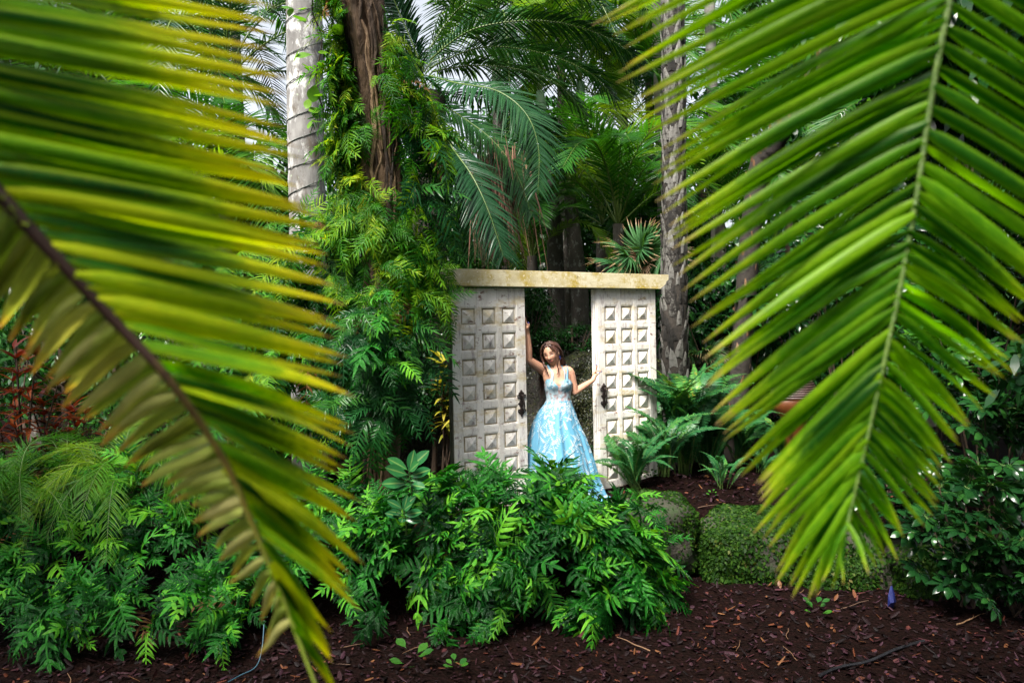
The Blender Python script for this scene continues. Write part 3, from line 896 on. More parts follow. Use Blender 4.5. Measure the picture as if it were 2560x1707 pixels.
def frond_into(mb, path, up, pairs, L, W, droop, va=0.5, lift=0.15, petiole=0.12, r0=0.02, seed=0, segs=4, fold=0.5, lw_prof=lance, taper=0.9, hang=0.0, jit=0.1, rsides=6):
    """pinnate palm frond along a 3-D path"""
    r = np.random.RandomState(seed)
    K = 40
    pth = spline(path, K)
    u = np.linspace(0, 1, K)
    t = petiole + (0.995 - petiole) * np.linspace(0, 1, pairs)
    f = lambda q: np.stack([np.interp(q, u, pth[:, k]) for k in range(3)], -1)
    p = f(t); T = nrm(f(np.minimum(t + 0.02, 1)) - f(t - 0.02))
    side = nrm(np.cross(T, np.asarray(up, float)))
    nn = np.cross(side, T)
    q = (t - petiole) / (1 - petiole)
    prof = np.clip(0.45 + 2.2 * q, 0, 1) * np.clip(1.0 - taper * np.clip(q - 0.45, 0, 1) ** 1.5 * 1.6, 0.25, 1)
    for s in (-1, 1):
        n = pairs
        A = va + 0.35 * q[:, None] + r.normal(0, jit * 0.6, (n, 1))
        dd = nrm(side * s + T * A + nn * (lift + r.normal(0, jit, (n, 1))))
        ss = nrm(T * s + nn * r.normal(0, 0.15, (n, 1)))
        g = np.stack([r.normal(0, 0.05, n), r.normal(0, 0.05, n), -droop * r.uniform(0.6, 1.4, n)], -1)
        mb.blades(p, dd, ss, L * prof * r.uniform(0.88, 1.08, n), W * r.uniform(0.85, 1.1, n) * np.clip(prof * 1.3, 0.4, 1), segs, lw_prof, g, fold, rnd=r.uniform(0, 1, n))
    mb.tube(pth, np.linspace(r0, r0 * 0.15, K), rsides, 0.5, 1)
    return mb


def palm_frond_mesh(seed, length=1.0, pairs=44, L=0.34, W=0.011, arch=0.5, droop_path=0.55, droop=0.3, mat='areca', rmat='rachis', va=0.6, lift=0.2, r0=0.012, jit=0.1, petiole=0.12):
    r = np.random.RandomState(seed)
    b = r.normal(0, 0.05)
    path = [(0, 0, 0), (b, 0.3, arch * 0.42), (b * 2, 0.62, arch * 0.55), (b * 3, 0.86, arch * 0.55 - droop_path * 0.35), (b * 3.5, 1.0, arch * 0.5 - droop_path * 0.85)]
    mb = MB()
    frond_into(mb, np.array(path) * length, (0, 0, 1), pairs, L, W, droop, va, lift, petiole, r0, seed, jit=jit)
    return mb.mesh('frond', [M[mat], M[rmat]])


def fan_mesh(seed, nseg=34, mat='fan', spread=2.5):
    r = np.random.RandomState(seed)
    mb = MB()
    a = np.linspace(-spread, spread, nseg)
    hub = np.array([0, 0.55, 0.1])
    d = np.stack([np.sin(a), np.cos(a), 0.25 + 0.1 * np.cos(a * 3)], -1)
    s = np.stack([np.cos(a), -np.sin(a), r.normal(0, 0.1, nseg)], -1)
    mb.blades(np.repeat(hub[None], nseg, 0), d, s, 0.55 * r.uniform(0.85, 1.05, nseg) * (1 - 0.12 * np.abs(a) / 2.5), 0.028, 6, lance, np.stack([np.zeros(nseg), np.zeros(nseg), -r.uniform(0.35, 0.75, nseg)], -1), 0.6)
    mb.tube(spline([(0, 0, 0), (0, 0.3, 0.08), hub], 8), np.linspace(0.012, 0.008, 8), 6, 0.5, 1)
    return mb.mesh('fan_leaf', [M[mat], M['rachis']])


def whorl_mesh(seed, k=8, mat='broad', L=0.62, W=0.13, stalk=0.38):
    """umbrella-like whorl of drooping oval leaflets on one stalk"""
    r = np.random.RandomState(seed)
    mb = MB()
    top = np.array([0, stalk, 0.06])
    a = np.linspace(0, 2 * np.pi, k, endpoint=False) + r.uniform(0, 1)
    d = np.stack([np.cos(a), np.sin(a) * 0.9 + 0.25, np.full(k, 0.22)], -1)
    d = nrm(d)
    s = np.stack([-np.sin(a), np.cos(a), np.zeros(k)], -1)
    p = top + d * 0.10
    mb.blades(p, d, s, L * r.uniform(0.75, 1.1, k), W * r.uniform(0.85, 1.1, k), 6, oval, np.stack([np.zeros(k), np.zeros(k), -r.uniform(0.3, 0.6, k)], -1), 0.25)
    for q in range(k):
        mb.tube(np.stack([top, p[q]]), 0.008, 4, 0.5, 1, cap=False)
    mb.tube(spline([(0, 0, 0), (0, stalk * 0.5, 0.04), top], 6), 0.012, 5, 0.5, 1)
    return mb.mesh('leaf_whorl', [M[mat], M['stem']])


def crown_mesh(seed, n, lsize, mat, squash=0.9, clumps=34, name='crown', lw=0.2, hang=0.25):
    """unit-radius crown of many leaves gathered in clumps"""
    r = np.random.RandomState(seed)
    c = nrm(r.normal(0, 1, (clumps, 3))) * r.uniform(0.35, 0.95, (clumps, 1)) ** 0.6
    k = r.randint(0, clumps, n)
    off = nrm(r.normal(0, 1, (n, 3))) * (r.uniform(0, 1, (n, 1)) ** 0.5) * r.uniform(0.22, 0.36, (clumps, 1))[k]
    p = (c[k] + off) * np.array([1, 1, squash])
    d = nrm(off * 2.0 + r.normal(0, 0.35, (n, 3)) + np.array([0, 0, -hang]))
    s = nrm(np.cross(d, [0, 0, 1.0]) + r.normal(0, 0.35, (n, 3)))
    L = lsize * r.uniform(0.6, 1.3, n)
    mb = MB().blades(p, d, s, L, L * lw, 3, oval, (0, 0, -0.25), 0)
    return mb.mesh(name, M[mat])


FERN = [fern_mesh(100 + q, pairs=(6, 8, 9, 11, 7, 10, 12, 5)[q], lobeL=(.34, .30, .34, .25, .38, .28, .22, .30)[q], lobeW=(.033, .028, .029, .020, .034, .024, .018, .036)[q], droop=0.2 + 0.13 * (q % 4), arch=0.16 + 0.07 * (q % 4)) for q in range(8)]
FERN_BROWN = [fern_mesh(150 + q, pairs=9, lobeL=0.26, lobeW=0.018, droop=0.7, arch=0.2, mat='fern_dead', wing=0.02) for q in range(2)]
FERN_LIT = [fern_mesh(200 + q, pairs=13 + q % 3, lobeL=0.24 + 0.03 * (q % 3), lobeW=0.0145, droop=0.45 + 0.15 * (q % 3), arch=0.25, mat='fern_lit', wing=0.02) for q in range(6)]
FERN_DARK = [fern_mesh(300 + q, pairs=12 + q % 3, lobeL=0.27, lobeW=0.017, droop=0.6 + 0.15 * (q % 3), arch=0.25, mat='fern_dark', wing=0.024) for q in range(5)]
SWORD = [sword_mesh(400 + q, arch=0.22 + 0.1 * (q % 3), droop=0.25 + 0.15 * (q % 3)) for q in range(5)]


def fern_plant(name, label, cat, base, normal, meshes, n, size, spread=0.9, group=None, upb=0.35, toward=None, hang=0.0):
    t = thing(name, label, cat, base, group)
    nv = V3(normal).normalized()
    for q in range(n):
        d = Vector((R.gauss(0, 1), R.gauss(0, 1), R.gauss(0, 1)))
        d = (d - nv * d.dot(nv)).normalized() * R.uniform(0.25, 1.0) * spread + nv * R.uniform(0.5, 1.0)
        d.z += upb - hang * R.random()
        if toward is not None:
            d += V3(toward)
        d.normalize()
        up = (nv + Vector((R.gauss(0, 0.45), R.gauss(0, 0.4), 0.8 + R.gauss(0, 0.35)))).normalized()
        dead = R.random() < 0.012
        fo = obj('frond', R.choice(FERN_BROWN if dead else meshes), t, m=frame((R.gauss(0, 0.03), R.gauss(0, 0.03), R.gauss(0, 0.02)), d, up, size * R.uniform(0.6, 1.3)))
        if dead:
            fo['label'] = 'withered brown frond'
    return t


# ------------------------------------------------------------------ the fern bush in front of the doorway
gname = 'fern plants of the bush in front of the doors'
for q in range(84):
    th = R.uniform(0.03, 0.97)
    # a point on the mound (camera side and top)
    a = R.uniform(-1.0, 1.0)
    e = R.uniform(-0.35, 1.35)
    nx_ = math.sin(a * 1.25)
    nn = Vector((nx_ * 0.9, -math.cos(a * 1.25) * math.cos(max(e, 0)) - 0.02, math.sin(e)))
    a = min(a, 0.80) if a > 0 else a
    xx = -0.02 + 1.17 * a * (1.0 - 0.12 * max(e, 0))
    yy = 6.62 - 0.52 * math.cos(a * 1.1) * math.cos(min(max(e, 0), 1.4))
    zz = -0.10 + 0.50 * math.sin(e) * (1 - 0.22 * abs(a) ** 2) - 0.48 * max(a - 0.12, 0)
    low = e < 0.15
    where = ('on the crest' if e > 0.75 else 'halfway down' if e > 0.2 else 'at the foot') + ' of the big front bush, ' + ('below the glossy seedling' if a < -0.33 else 'below the blue gown' if a < 0.33 else 'towards the boulders')
    fern_plant('fern_plant', 'glossy lobed fern ' + where, 'fern', (xx, yy, zz), nn, FERN, R.randint(8, 11), R.uniform(0.30, 0.44), 0.9, gname, 0.28 if not low else 0.05)
# the few outer sprays to the right over the boulder
for (px, py, Y) in ((1600, 1330, 6.55), (1545, 1345, 6.45), (1640, 1400, 6.6), (1590, 1285, 6.7), (1530, 1290, 6.7)):
    p = at(px, py, Y)
    fern_plant('fern_plant', 'glossy fern spray hanging over the bare-topped boulder', 'fern', p, (0.4, -0.7, 0.4), FERN, 6, 0.34, 0.9, 'fern sprays over the boulder', 0.2)
for (px, py, Y) in ((1108, 1590, 5.75), (960, 1560, 5.8), (1440, 1560, 5.9), (1245, 1560, 5.85), (860, 1510, 5.9)):
    p = at(px, py, Y)
    fern_plant('fern_plant', 'low fern spray drooping towards the mulch below the bush', 'fern', p + np.array([0, 0.1, 0.12]), (0, -0.8, -0.3), FERN, 4, 0.34, 0.8, 'low fern sprays', -0.1)

# ------------------------------------------------------------------ ferns at the lower left
for q in range(80):
    px = R.uniform(-80, 900); py = R.uniform(1190, 1560) if px < 620 else R.uniform(1230, 1500)
    Y = 6.9 - (py - 1180) / 400 * 1.0
    p = at(px, py, Y)
    where = ('at the top edge' if py < 1300 else 'in the middle' if py < 1430 else 'at the foot') + ' of the fern bank, ' + ('at the photo edge' if px < 190 else 'left of the pale leaflets' if px < 420 else 'under the pale leaflets' if px < 650 else 'next to the front bush')
    fern_plant('fern_plant', 'glossy lobed fern ' + where, 'fern', p, (0.05, -0.7, 0.6), FERN, R.randint(8, 10), R.uniform(0.28, 0.40), 1.0, 'ferns of the bank under the yellowing frond', 0.15)

for q in range(16):
    px = R.uniform(60, 620); py = R.uniform(1480, 1580)
    fern_plant('fern_plant', 'low fern spray at the lowest edge of the fern bank, ' + ('near the photo edge' if px < 250 else 'in the middle' if px < 440 else 'near the pale blue wire'), 'fern', at(px, py, 5.75), (0.05, -0.8, 0.3), FERN, 6, R.uniform(0.26, 0.36), 1.0, 'ferns of the bank under the yellowing frond', -0.05)

# ------------------------------------------------------------------ fern-grown tree
TY = 6.9
cen = [(868, -160, TY - 0.35), (902, 0, TY - 0.25), (930, 160, TY - 0.12), (945, 330, TY), (952, 500, TY), (958, 700, TY), (955, 900, TY), (950, 1150, TY)]
tp = np.array([at(*c) for c in cen]); tp[-1, 2] = min(tp[-1, 2], -0.05)
tree = thing('fern_grown_tree', 'tree with rough brown bark smothered in lime and green ferns', 'tree', (tp[-1, 0], tp[-1, 1], 0.0))
base = np.array([tp[-1, 0], tp[-1, 1], 0.0])
path = spline(tp[::-1], 60)
th = np.linspace(0, 2 * np.pi, 28, endpoint=False)
ru = np.ones((60, 28))
for k in range(14):
    ru += 0.05 * np.sin(th[None] * N.randint(2, 9) + np.linspace(0, 1, 60)[:, None] * N.uniform(-14, 14) + N.uniform(0, 6.28))
ru += 0.07 * np.abs(np.sin(th[None] * 9 + np.linspace(0, 1, 60)[:, None] * 9)) + N.normal(0, 0.045, ru.shape)
mb = MB().tube(path - base, np.linspace(0.145, 0.165, 60), 28, 0.35, 0, True, ru)
obj('trunk', mb.mesh('trunk', M['bark_tree']), tree)
tang = nrm(np.gradient(path, axis=0))
for q in range(70):                      # roots and bark strips running along the trunk
    k0 = R.randint(0, 38); k1 = min(59, k0 + R.randint(12, 34))
    ks = np.linspace(k0, k1, 9).astype(int)
    a0 = R.uniform(3.4, 6.1) if R.random() < 0.8 else R.uniform(0, 6.28)
    aa = a0 + np.cumsum(N.normal(0, 0.16, 9))
    off = np.stack([np.cos(aa), np.sin(aa), np.zeros(9)], -1) * (np.linspace(0.145, 0.165, 60)[ks] * R.uniform(1.02, 1.12))[:, None]
    w = R.uniform(0.007, 0.022)
    m_ = MB().tube(spline(path[ks] - base + off, 22), np.interp(np.linspace(0, 1, 22), [0, 0.5, 1], [w * 0.6, w, w * 0.35]), 6, R.uniform(0.2, 0.9))
    obj('bark_root', m_.mesh('bark_root', M['bark_tree']), tree)


def on_trunk(py, side):
    """point and outward normal on the trunk at a photo height; side -1 left .. 1 right as seen from the camera"""
    c = np.array([np.interp(py, [x[1] for x in cen], [x[0] for x in cen]), py, np.interp(py, [x[1] for x in cen], [x[2] for x in cen])])
    p = at(*c)
    nv = np.array([math.sin(side * 1.45), -math.cos(side * 1.45), 0.0])
    return p + nv * 0.14, nv


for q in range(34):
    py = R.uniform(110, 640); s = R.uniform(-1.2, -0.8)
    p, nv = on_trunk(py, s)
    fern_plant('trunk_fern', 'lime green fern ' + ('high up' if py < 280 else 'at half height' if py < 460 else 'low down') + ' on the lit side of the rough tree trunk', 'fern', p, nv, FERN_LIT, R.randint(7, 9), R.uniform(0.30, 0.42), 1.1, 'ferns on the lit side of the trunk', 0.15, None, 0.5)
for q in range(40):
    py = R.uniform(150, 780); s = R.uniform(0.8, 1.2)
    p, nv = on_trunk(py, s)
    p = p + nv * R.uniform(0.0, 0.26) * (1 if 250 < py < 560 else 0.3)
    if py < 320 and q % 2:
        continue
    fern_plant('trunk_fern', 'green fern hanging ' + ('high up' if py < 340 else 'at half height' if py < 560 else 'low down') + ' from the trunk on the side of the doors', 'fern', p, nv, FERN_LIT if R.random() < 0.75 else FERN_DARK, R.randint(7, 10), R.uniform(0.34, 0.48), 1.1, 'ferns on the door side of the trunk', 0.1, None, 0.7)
for q in range(22):
    p, nv = on_trunk(R.uniform(430, 800) if q > 2 else R.uniform(60, 430), R.uniform(-0.6, 0.6))
    fern_plant('trunk_fern', 'small fern rooted on the bark facing the camera, ' + ('beside the trunk top' if q <= 2 else 'low on the trunk'), 'fern', p, nv, FERN_LIT, 6, R.uniform(0.25, 0.36), 1.0, 'ferns on the front of the trunk', -0.1, None, 0.8)
for q in range(26):
    px = R.uniform(830, 1015); py = R.uniform(760, 1060)
    p = at(px, py, 6.75 + R.uniform(-0.25, 0.35))
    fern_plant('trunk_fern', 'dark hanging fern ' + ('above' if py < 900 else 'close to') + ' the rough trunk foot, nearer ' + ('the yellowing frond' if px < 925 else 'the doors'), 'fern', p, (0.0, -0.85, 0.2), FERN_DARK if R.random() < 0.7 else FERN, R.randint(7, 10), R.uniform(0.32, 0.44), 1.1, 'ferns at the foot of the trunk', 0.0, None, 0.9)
for (px, py) in ((1010, 560), (1050, 600), (1075, 640), (1060, 690), (1085, 720), (1040, 740), (1020, 660), (1070, 770)):
    fern_plant('trunk_fern', 'bright fern spray of the trunk hanging over the end of the beam', 'fern', at(px, py, 6.95), (0.4, -0.8, 0.1), FERN_LIT, 8, R.uniform(0.32, 0.4), 1.1, 'fern sprays over the beam end', 0.0, None, 0.8)
for q in range(60):                       # behind and beside the yellow frond
    px = R.uniform(540, 850); py = R.uniform(560, 1080)
    p = at(px, py, 7.3 + R.uniform(-0.3, 0.5))
    fern_plant('trunk_fern', 'fern ' + ('high' if py < 730 else 'halfway' if py < 900 else 'low') + ' behind the tips of the yellowing frond', 'fern', p, (0.1, -0.8, 0.2), FERN if R.random() < 0.5 else FERN_LIT, R.randint(7, 9), R.uniform(0.34, 0.46), 1.1, 'ferns behind the yellowing frond', 0.0, None, 0.7)

for q in range(22):
    p, nv = on_trunk(R.uniform(-60, 230), R.choice((-1, 1)) * R.uniform(0.85, 1.2))
    fern_plant('trunk_fern', 'feathery fern at the very top of the rough trunk in the photo', 'fern', p, nv, FERN_LIT, 7, R.uniform(0.2, 0.32), 1.1, 'ferns at the top of the trunk', 0.1, None, 0.6)

# vine with round leaves at the top left of the trunk
vine = thing('climbing_vine', 'vine with broad bright leaves climbing the trunk top on the lit side', 'vine', at(800, 230, TY - 0.2))
vb = np.array(vine.location)
vp = spline(np.array([at(815, 300, TY - 0.15), at(790, 200, TY - 0.25), at(805, 100, TY - 0.25), at(780, 20, TY - 0.3), at(800, -80, TY - 0.35)]), 30)
obj('stem', MB().tube(vp - vb, 0.006, 5).mesh('stem', M['twig']), vine)
LEAF_ROUND = MB().blades([(0, 0.15, 0)], (0, 1, 0), (1, 0, 0), 0.85, 0.36, 7, oval, (0, 0, -0.2), 0.2, rnd=[0.5]).tube([(0, 0, 0), (0, 0.08, 0.0), (0, 0.16, 0)], 0.012, 4).mesh('leaf', M['vine'])
for q in range(44):
    c = vp[R.randint(0, 29)] - vb
    d = (R.gauss(-0.3, 0.8), R.gauss(-0.5, 0.5), R.gauss(-0.1, 0.5))
    obj('leaf', LEAF_ROUND, vine, m=frame(c + np.array([R.gauss(0, 0.09), R.gauss(0, 0.04), R.gauss(0, 0.03)]), d, (R.gauss(0, 0.4), -0.6, 0.8), R.uniform(0.09, 0.17)))

# ------------------------------------------------------------------ glossy seedling, croton, red-leaved shrub, fine palm
LEAF_GLOSSY = MB().blades([(0, 0.08, 0)], (0, 1, 0.1), (1, 0, 0), 0.95, 0.21, 9, oval, (0, 0, -0.22), 0.25, rnd=[0.5]).tube([(0, 0, 0), (0, 0.04, 0.0), (0, 0.09, 0)], 0.02, 4).mesh('leaf', M['glossy'])
for lab, px, py, Y, k, s in (('seedling with large glossy oval leaves, topmost rosette above the fern bush', 1022, 1172, 6.0, 12, 0.19), ('smaller glossy-leaved seedling rosette just below the larger one', 1008, 1268, 5.95, 9, 0.145)):
    p = at(px, py, Y)
    t = thing('glossy_seedling', lab, 'plant', p + np.array([0.0, 0.1, -0.3]))
    bo = np.array([0, -0.1, 0.3])
    obj('stem', MB().tube(spline([(0, 0, 0), (0.01, -0.04, 0.15), bo], 10), 0.006, 5).mesh('stem', M['stem']), t)
    for q in range(k):
        a = q * 2.4 + 0.5
        el = 0.75 - 0.9 * q / k
        obj('leaf', LEAF_GLOSSY, t, m=frame(bo - np.array([0, 0, 0.012 * q]), (math.cos(a), -0.55 + 0.45 * math.sin(a), el + 0.1), (0.1, -0.85, 0.55), s * R.uniform(0.8, 1.15)))

LEAF_LONG = MB().blades([(0, 0.0, 0)], (0, 1, 0.15), (1, 0, 0), 1.0, 0.085, 8, lance, (0, 0, -0.45), 0.3, rnd=[0.5])


def leafy_stems(name, label, cat, base, stems, h, mat, leafL, per, group=None, lean=0.2, wd=1.0):
    t = thing(name, label, cat, base, group)
    lm = MB().blades([(0, 0.0, 0)], (0, 1, 0.15), (1, 0, 0), 1.0, 0.085 * wd, 8, lance, (0, 0, -0.45), 0.3, rnd=[0.5]).mesh('leaf', M[mat])
    for q in range(stems):
        tip = np.array([R.gauss(0, lean), R.gauss(0, lean), h * R.uniform(0.6, 1.05)])
        pt = spline([(R.gauss(0, 0.03), R.gauss(0, 0.03), 0), tip * 0.5 + np.array([R.gauss(0, 0.03), 0, 0]), tip], 12)
        obj('stem', MB().tube(pt, np.linspace(0.011, 0.006, 12), 6).mesh('stem', M['twig']), t)
        for k in range(per):
            a = k * 2.4 + q
            f = 1 - 0.55 * (k / per) ** 1.2
            c = pt[int(11 * f)]
            obj('leaf', lm, t, m=frame(c, (math.cos(a), math.sin(a), 0.9 - 1.3 * k / per), (0, 0, 1), leafL * R.uniform(0.7, 1.15)))
    return t


for lab, px, py, Y, h, st in (('red and orange leaved shrub at the photo edge above the fine palm', 60, 1150, 7.3, 1.25, 7), ('shorter orange-leaved shrub half behind the pale leaflets of the frond', 165, 1080, 7.6, 0.65, 9), ('dark red shrub standing furthest back beside the orange one', 10, 1100, 8.0, 1.45, 6)):
    p = at(px, py, Y)
    leafy_stems('red_shrub', lab, 'shrub', (p[0], p[1], gz(p[0], p[1])), st, h + p[2] - gz(p[0], p[1]) - 0.2, 'red', 0.24, 17, 'red-leaved shrubs', 0.26, 1.3)
p = at(1105, 890, 9.3)
leafy_stems('croton_shrub', 'yellow-leaved shrub glimpsed between the trunk ferns and the door', 'shrub', (p[0], p[1], gz(p[0], p[1])), 7, p[2] - gz(p[0], p[1]) + 0.1, 'croton', 0.22, 12, None, 0.28, 1.6)

FINE = [palm_frond_mesh(500 + q, 1.0, 60, 0.27, 0.0042, 0.45, 0.75, 0.35, 'fine', 'stem', 0.75, 0.15, 0.006, 0.22, 0.1) for q in range(5)]
for lab, px, py, Y, n_, s_ in (('fine-leaved small palm spreading over the fern bank', 300, 1215, 6.7, 17, 0.95), ('fine-leaved palm hanging at the very edge of the photo', 30, 1260, 6.3, 13, 0.85), ('fine-leaved palm tuft highest on the bank behind the frond tips', 520, 1160, 7.4, 13, 0.9), ('fine-leaved palm tuft in front of the red shrubs', 150, 1180, 7.0, 14, 0.8)):
    p = at(px, py, Y)
    t = thing('fine_palm', lab, 'palm', p - np.array([0, -0.1, 0.35]), 'fine-leaved palms on the fern bank')
    for q in range(n_):
        a = 2 * math.pi * q / n_ + R.gauss(0, 0.2)
        obj('frond', R.choice(FINE), t, m=frame((0, 0, 0.2), (math.cos(a), math.sin(a) * 0.8 - 0.35, R.uniform(0.05, 0.75)), (0, 0, 1), s_ * R.uniform(0.75, 1.1)))
    obj('stem', MB().tube([(0, 0, -0.25), (0, 0, 0), (0, 0, 0.22)], 0.03, 8).mesh('stem', M['twig']), t)

# ------------------------------------------------------------------ sword ferns by the right door
for lab, px, py, Y, n_, s_, tw in (('large sword fern beside the door with sword fern at its foot', 1710, 1185, 8.85, 46, 1.55, (0.0, -0.05, 1.5)), ('sword fern with fronds reaching across the foot of the carved door', 1590, 1190, 8.25, 24, 0.8, (-0.1, -0.15, 0.55)), ('small sword fern on its own near the gap between boulders', 1805, 1205, 8.2, 12, 0.5, (0.1, -0.1, 0.6)), ('low sword fern further along the bed behind the boulders', 1900, 1170, 9.0, 13, 0.45, (0.1, -0.1, 0.4)), ('sword fern behind the foot of the leaf-scarred palm', 1660, 1120, 9.6, 22, 1.1, (0, 0, 1.0)), ('sword fern crowding the big one on the boulder side', 1770, 1180, 9.1, 28, 1.15, (0.1, -0.05, 0.9)), ('arching sword fern in front of the big one', 1660, 1195, 8.5, 24, 0.95, (0.0, -0.2, 0.7)), ('sword fern filling the bed behind the single small one', 1850, 1160, 9.5, 22, 0.9, (0.1, -0.1, 0.7)), ('sword fern at the far end of the bed behind the frond', 1960, 1150, 9.4, 20, 0.8, (0.1, -0.1, 0.6))):
    p = at(px, py, Y)
    t = thing('sword_fern', lab, 'fern', (p[0], p[1], gz(p[0], p[1]) + 0.01))
    for q in range(n_):
        a = 2 * math.pi * q / n_ * 2.618
        d = np.array([math.cos(a), math.sin(a), R.uniform(0.15, 1.2)]) + np.array(tw)
        obj('frond', R.choice(SWORD), t, m=frame((R.gauss(0, 0.03), R.gauss(0, 0.03), 0), d, (-math.cos(a) * 0.3 + R.gauss(0, 0.2), -math.sin(a) * 0.3 - 0.35, 1), s_ * R.uniform(0.7, 1.15)))

# small weeds on the bed and the mulch
WEED = MB().blades([(0, 0.1, 0)], (0, 1, 0.1), (1, 0, 0), 0.9, 0.3, 4, oval, (0, 0, -0.2), 0.2, rnd=[0.7]).tube([(0, 0, 0), (0, 0.06, 0.0), (0, 0.12, 0)], 0.02, 4).mesh('leaf', M['broad'])
for lab, px, py, k, s in (('small weed growing at the foot of the carved door by the sword fern', 1625, 1215, 16, 0.05), ('tiny weed on the bare bed between door and boulders', 1585, 1232, 7, 0.035), ('low weed sprouting in front of the creeper-grown boulder', 2040, 1535, 9, 0.07), ('yellowish fallen sprig lying on the mulch at the bottom edge', 1140, 1690, 8, 0.06), ('young plant in the mulch below the drooping fern spray', 1030, 1680, 6, 0.09), ('tiny weed on the bed behind the moss boulder', 1780, 1240, 7, 0.04)):
    zt = 0.0 if py < 1300 else LOW
    d = at(px, py, 1.0) - np.array([0, 0, CAM_Z])
    Yw = (zt - CAM_Z) / d[2]
    p = at(px, py, Yw); p[2] = gz(p[0], p[1])
    t = thing('weed', lab, 'weed', p)
    for q in range(k):
        a = q * 2.4
        obj('leaf', WEED, t, m=frame((math.cos(a) * s * 0.6, math.sin(a) * s * 0.6, 0.02 + R.uniform(0, s * 1.4)), (math.cos(a), math.sin(a), 0.5), (0, -0.3, 1), s * R.uniform(0.7, 1.3)))


# ------------------------------------------------------------------ palms
def trunk_obj(t, pts, r, mat, rings=0.0, sides=20, n=60, name='trunk', bulge=None):
    pth = spline(pts, n)
    rr = np.interp(np.linspace(0, 1, n), np.linspace(0, 1, len(r)), r)
    if rings:
        rr = rr * (1 + 0.02 * np.sign(np.sin(np.arange(n) * 2 * np.pi / rings)))
    ru = 1 + N.normal(0, 0.012, (n, sides))
    return obj(name, MB().tube(pth, rr, sides, 0.5, 0, True, ru).mesh(name, M[mat]), t), pth, rr


# royal palm wound with a light string
GY = 8.3
rp = [at(772, 1150, GY), at(769, 600, GY), at(764, 300, GY), at(760, -40, GY), at(757, -420, GY)]
rp = np.array(rp); rp[0, 2] = gz(rp[0, 0], rp[0, 1]) - 0.05
t = thing('royal_palm', 'smooth pale grey palm trunk wound with a dark light string', 'palm', (rp[0, 0], rp[0, 1], gz(rp[0, 0], rp[0, 1])))
rb = np.array(t.location)
_, pth, rr = trunk_obj(t, rp - rb, [0.18, 0.185, 0.185, 0.18, 0.17], 'bark_grey', 0, 36)
st = thing('string_lights', 'dark green wire of small lights wound up the pale palm trunk', 'lights', rb)
turns = 17
k = np.linspace(0, 1, turns * 26)
zc = np.stack([np.interp(k, np.linspace(0, 1, 60), pth[:, c]) for c in range(3)], -1)
a = k * turns * 2 * np.pi + 0.25 * np.sin(k * 40)
hp = zc + np.stack([np.cos(a) * 0.191, np.sin(a) * 0.191, 0.04 * np.sin(a + 0.6) + 0.02 * np.sin(k * 57)], -1)
obj('wire', MB().tube(hp, 0.0042, 5).mesh('wire', M['wire']), st)
bm_ = MB().tube([(0, 0, 0), (0, 0, 0.012), (0, 0, 0.024), (0, 0, 0.03)], [0.004, 0.005, 0.004, 0.001], 6).mesh('bulb', M['wire'])
for q in range(18, len(hp) - 10, 9):
    if math.sin(a[q]) < 0.3:
        obj('bulb', bm_, st, m=frame(hp[q] + np.array([0, 0, 0.0]), (math.cos(a[q]), math.sin(a[q]), 0.9), (0, 0.3, 1)))


def pixel_frond(parent, base, ctrl, up, pairs, L, W, droop, mat, rmat='rachis', seed=0, **kw):
    path = np.array([at(*c) for c in ctrl]) - np.asarray(base)
    mb = MB()
    frond_into(mb, path, up, pairs, L, W, droop, seed=seed, **kw)
    return obj('frond', mb.mesh('frond', [M[mat], M[rmat]]), parent)


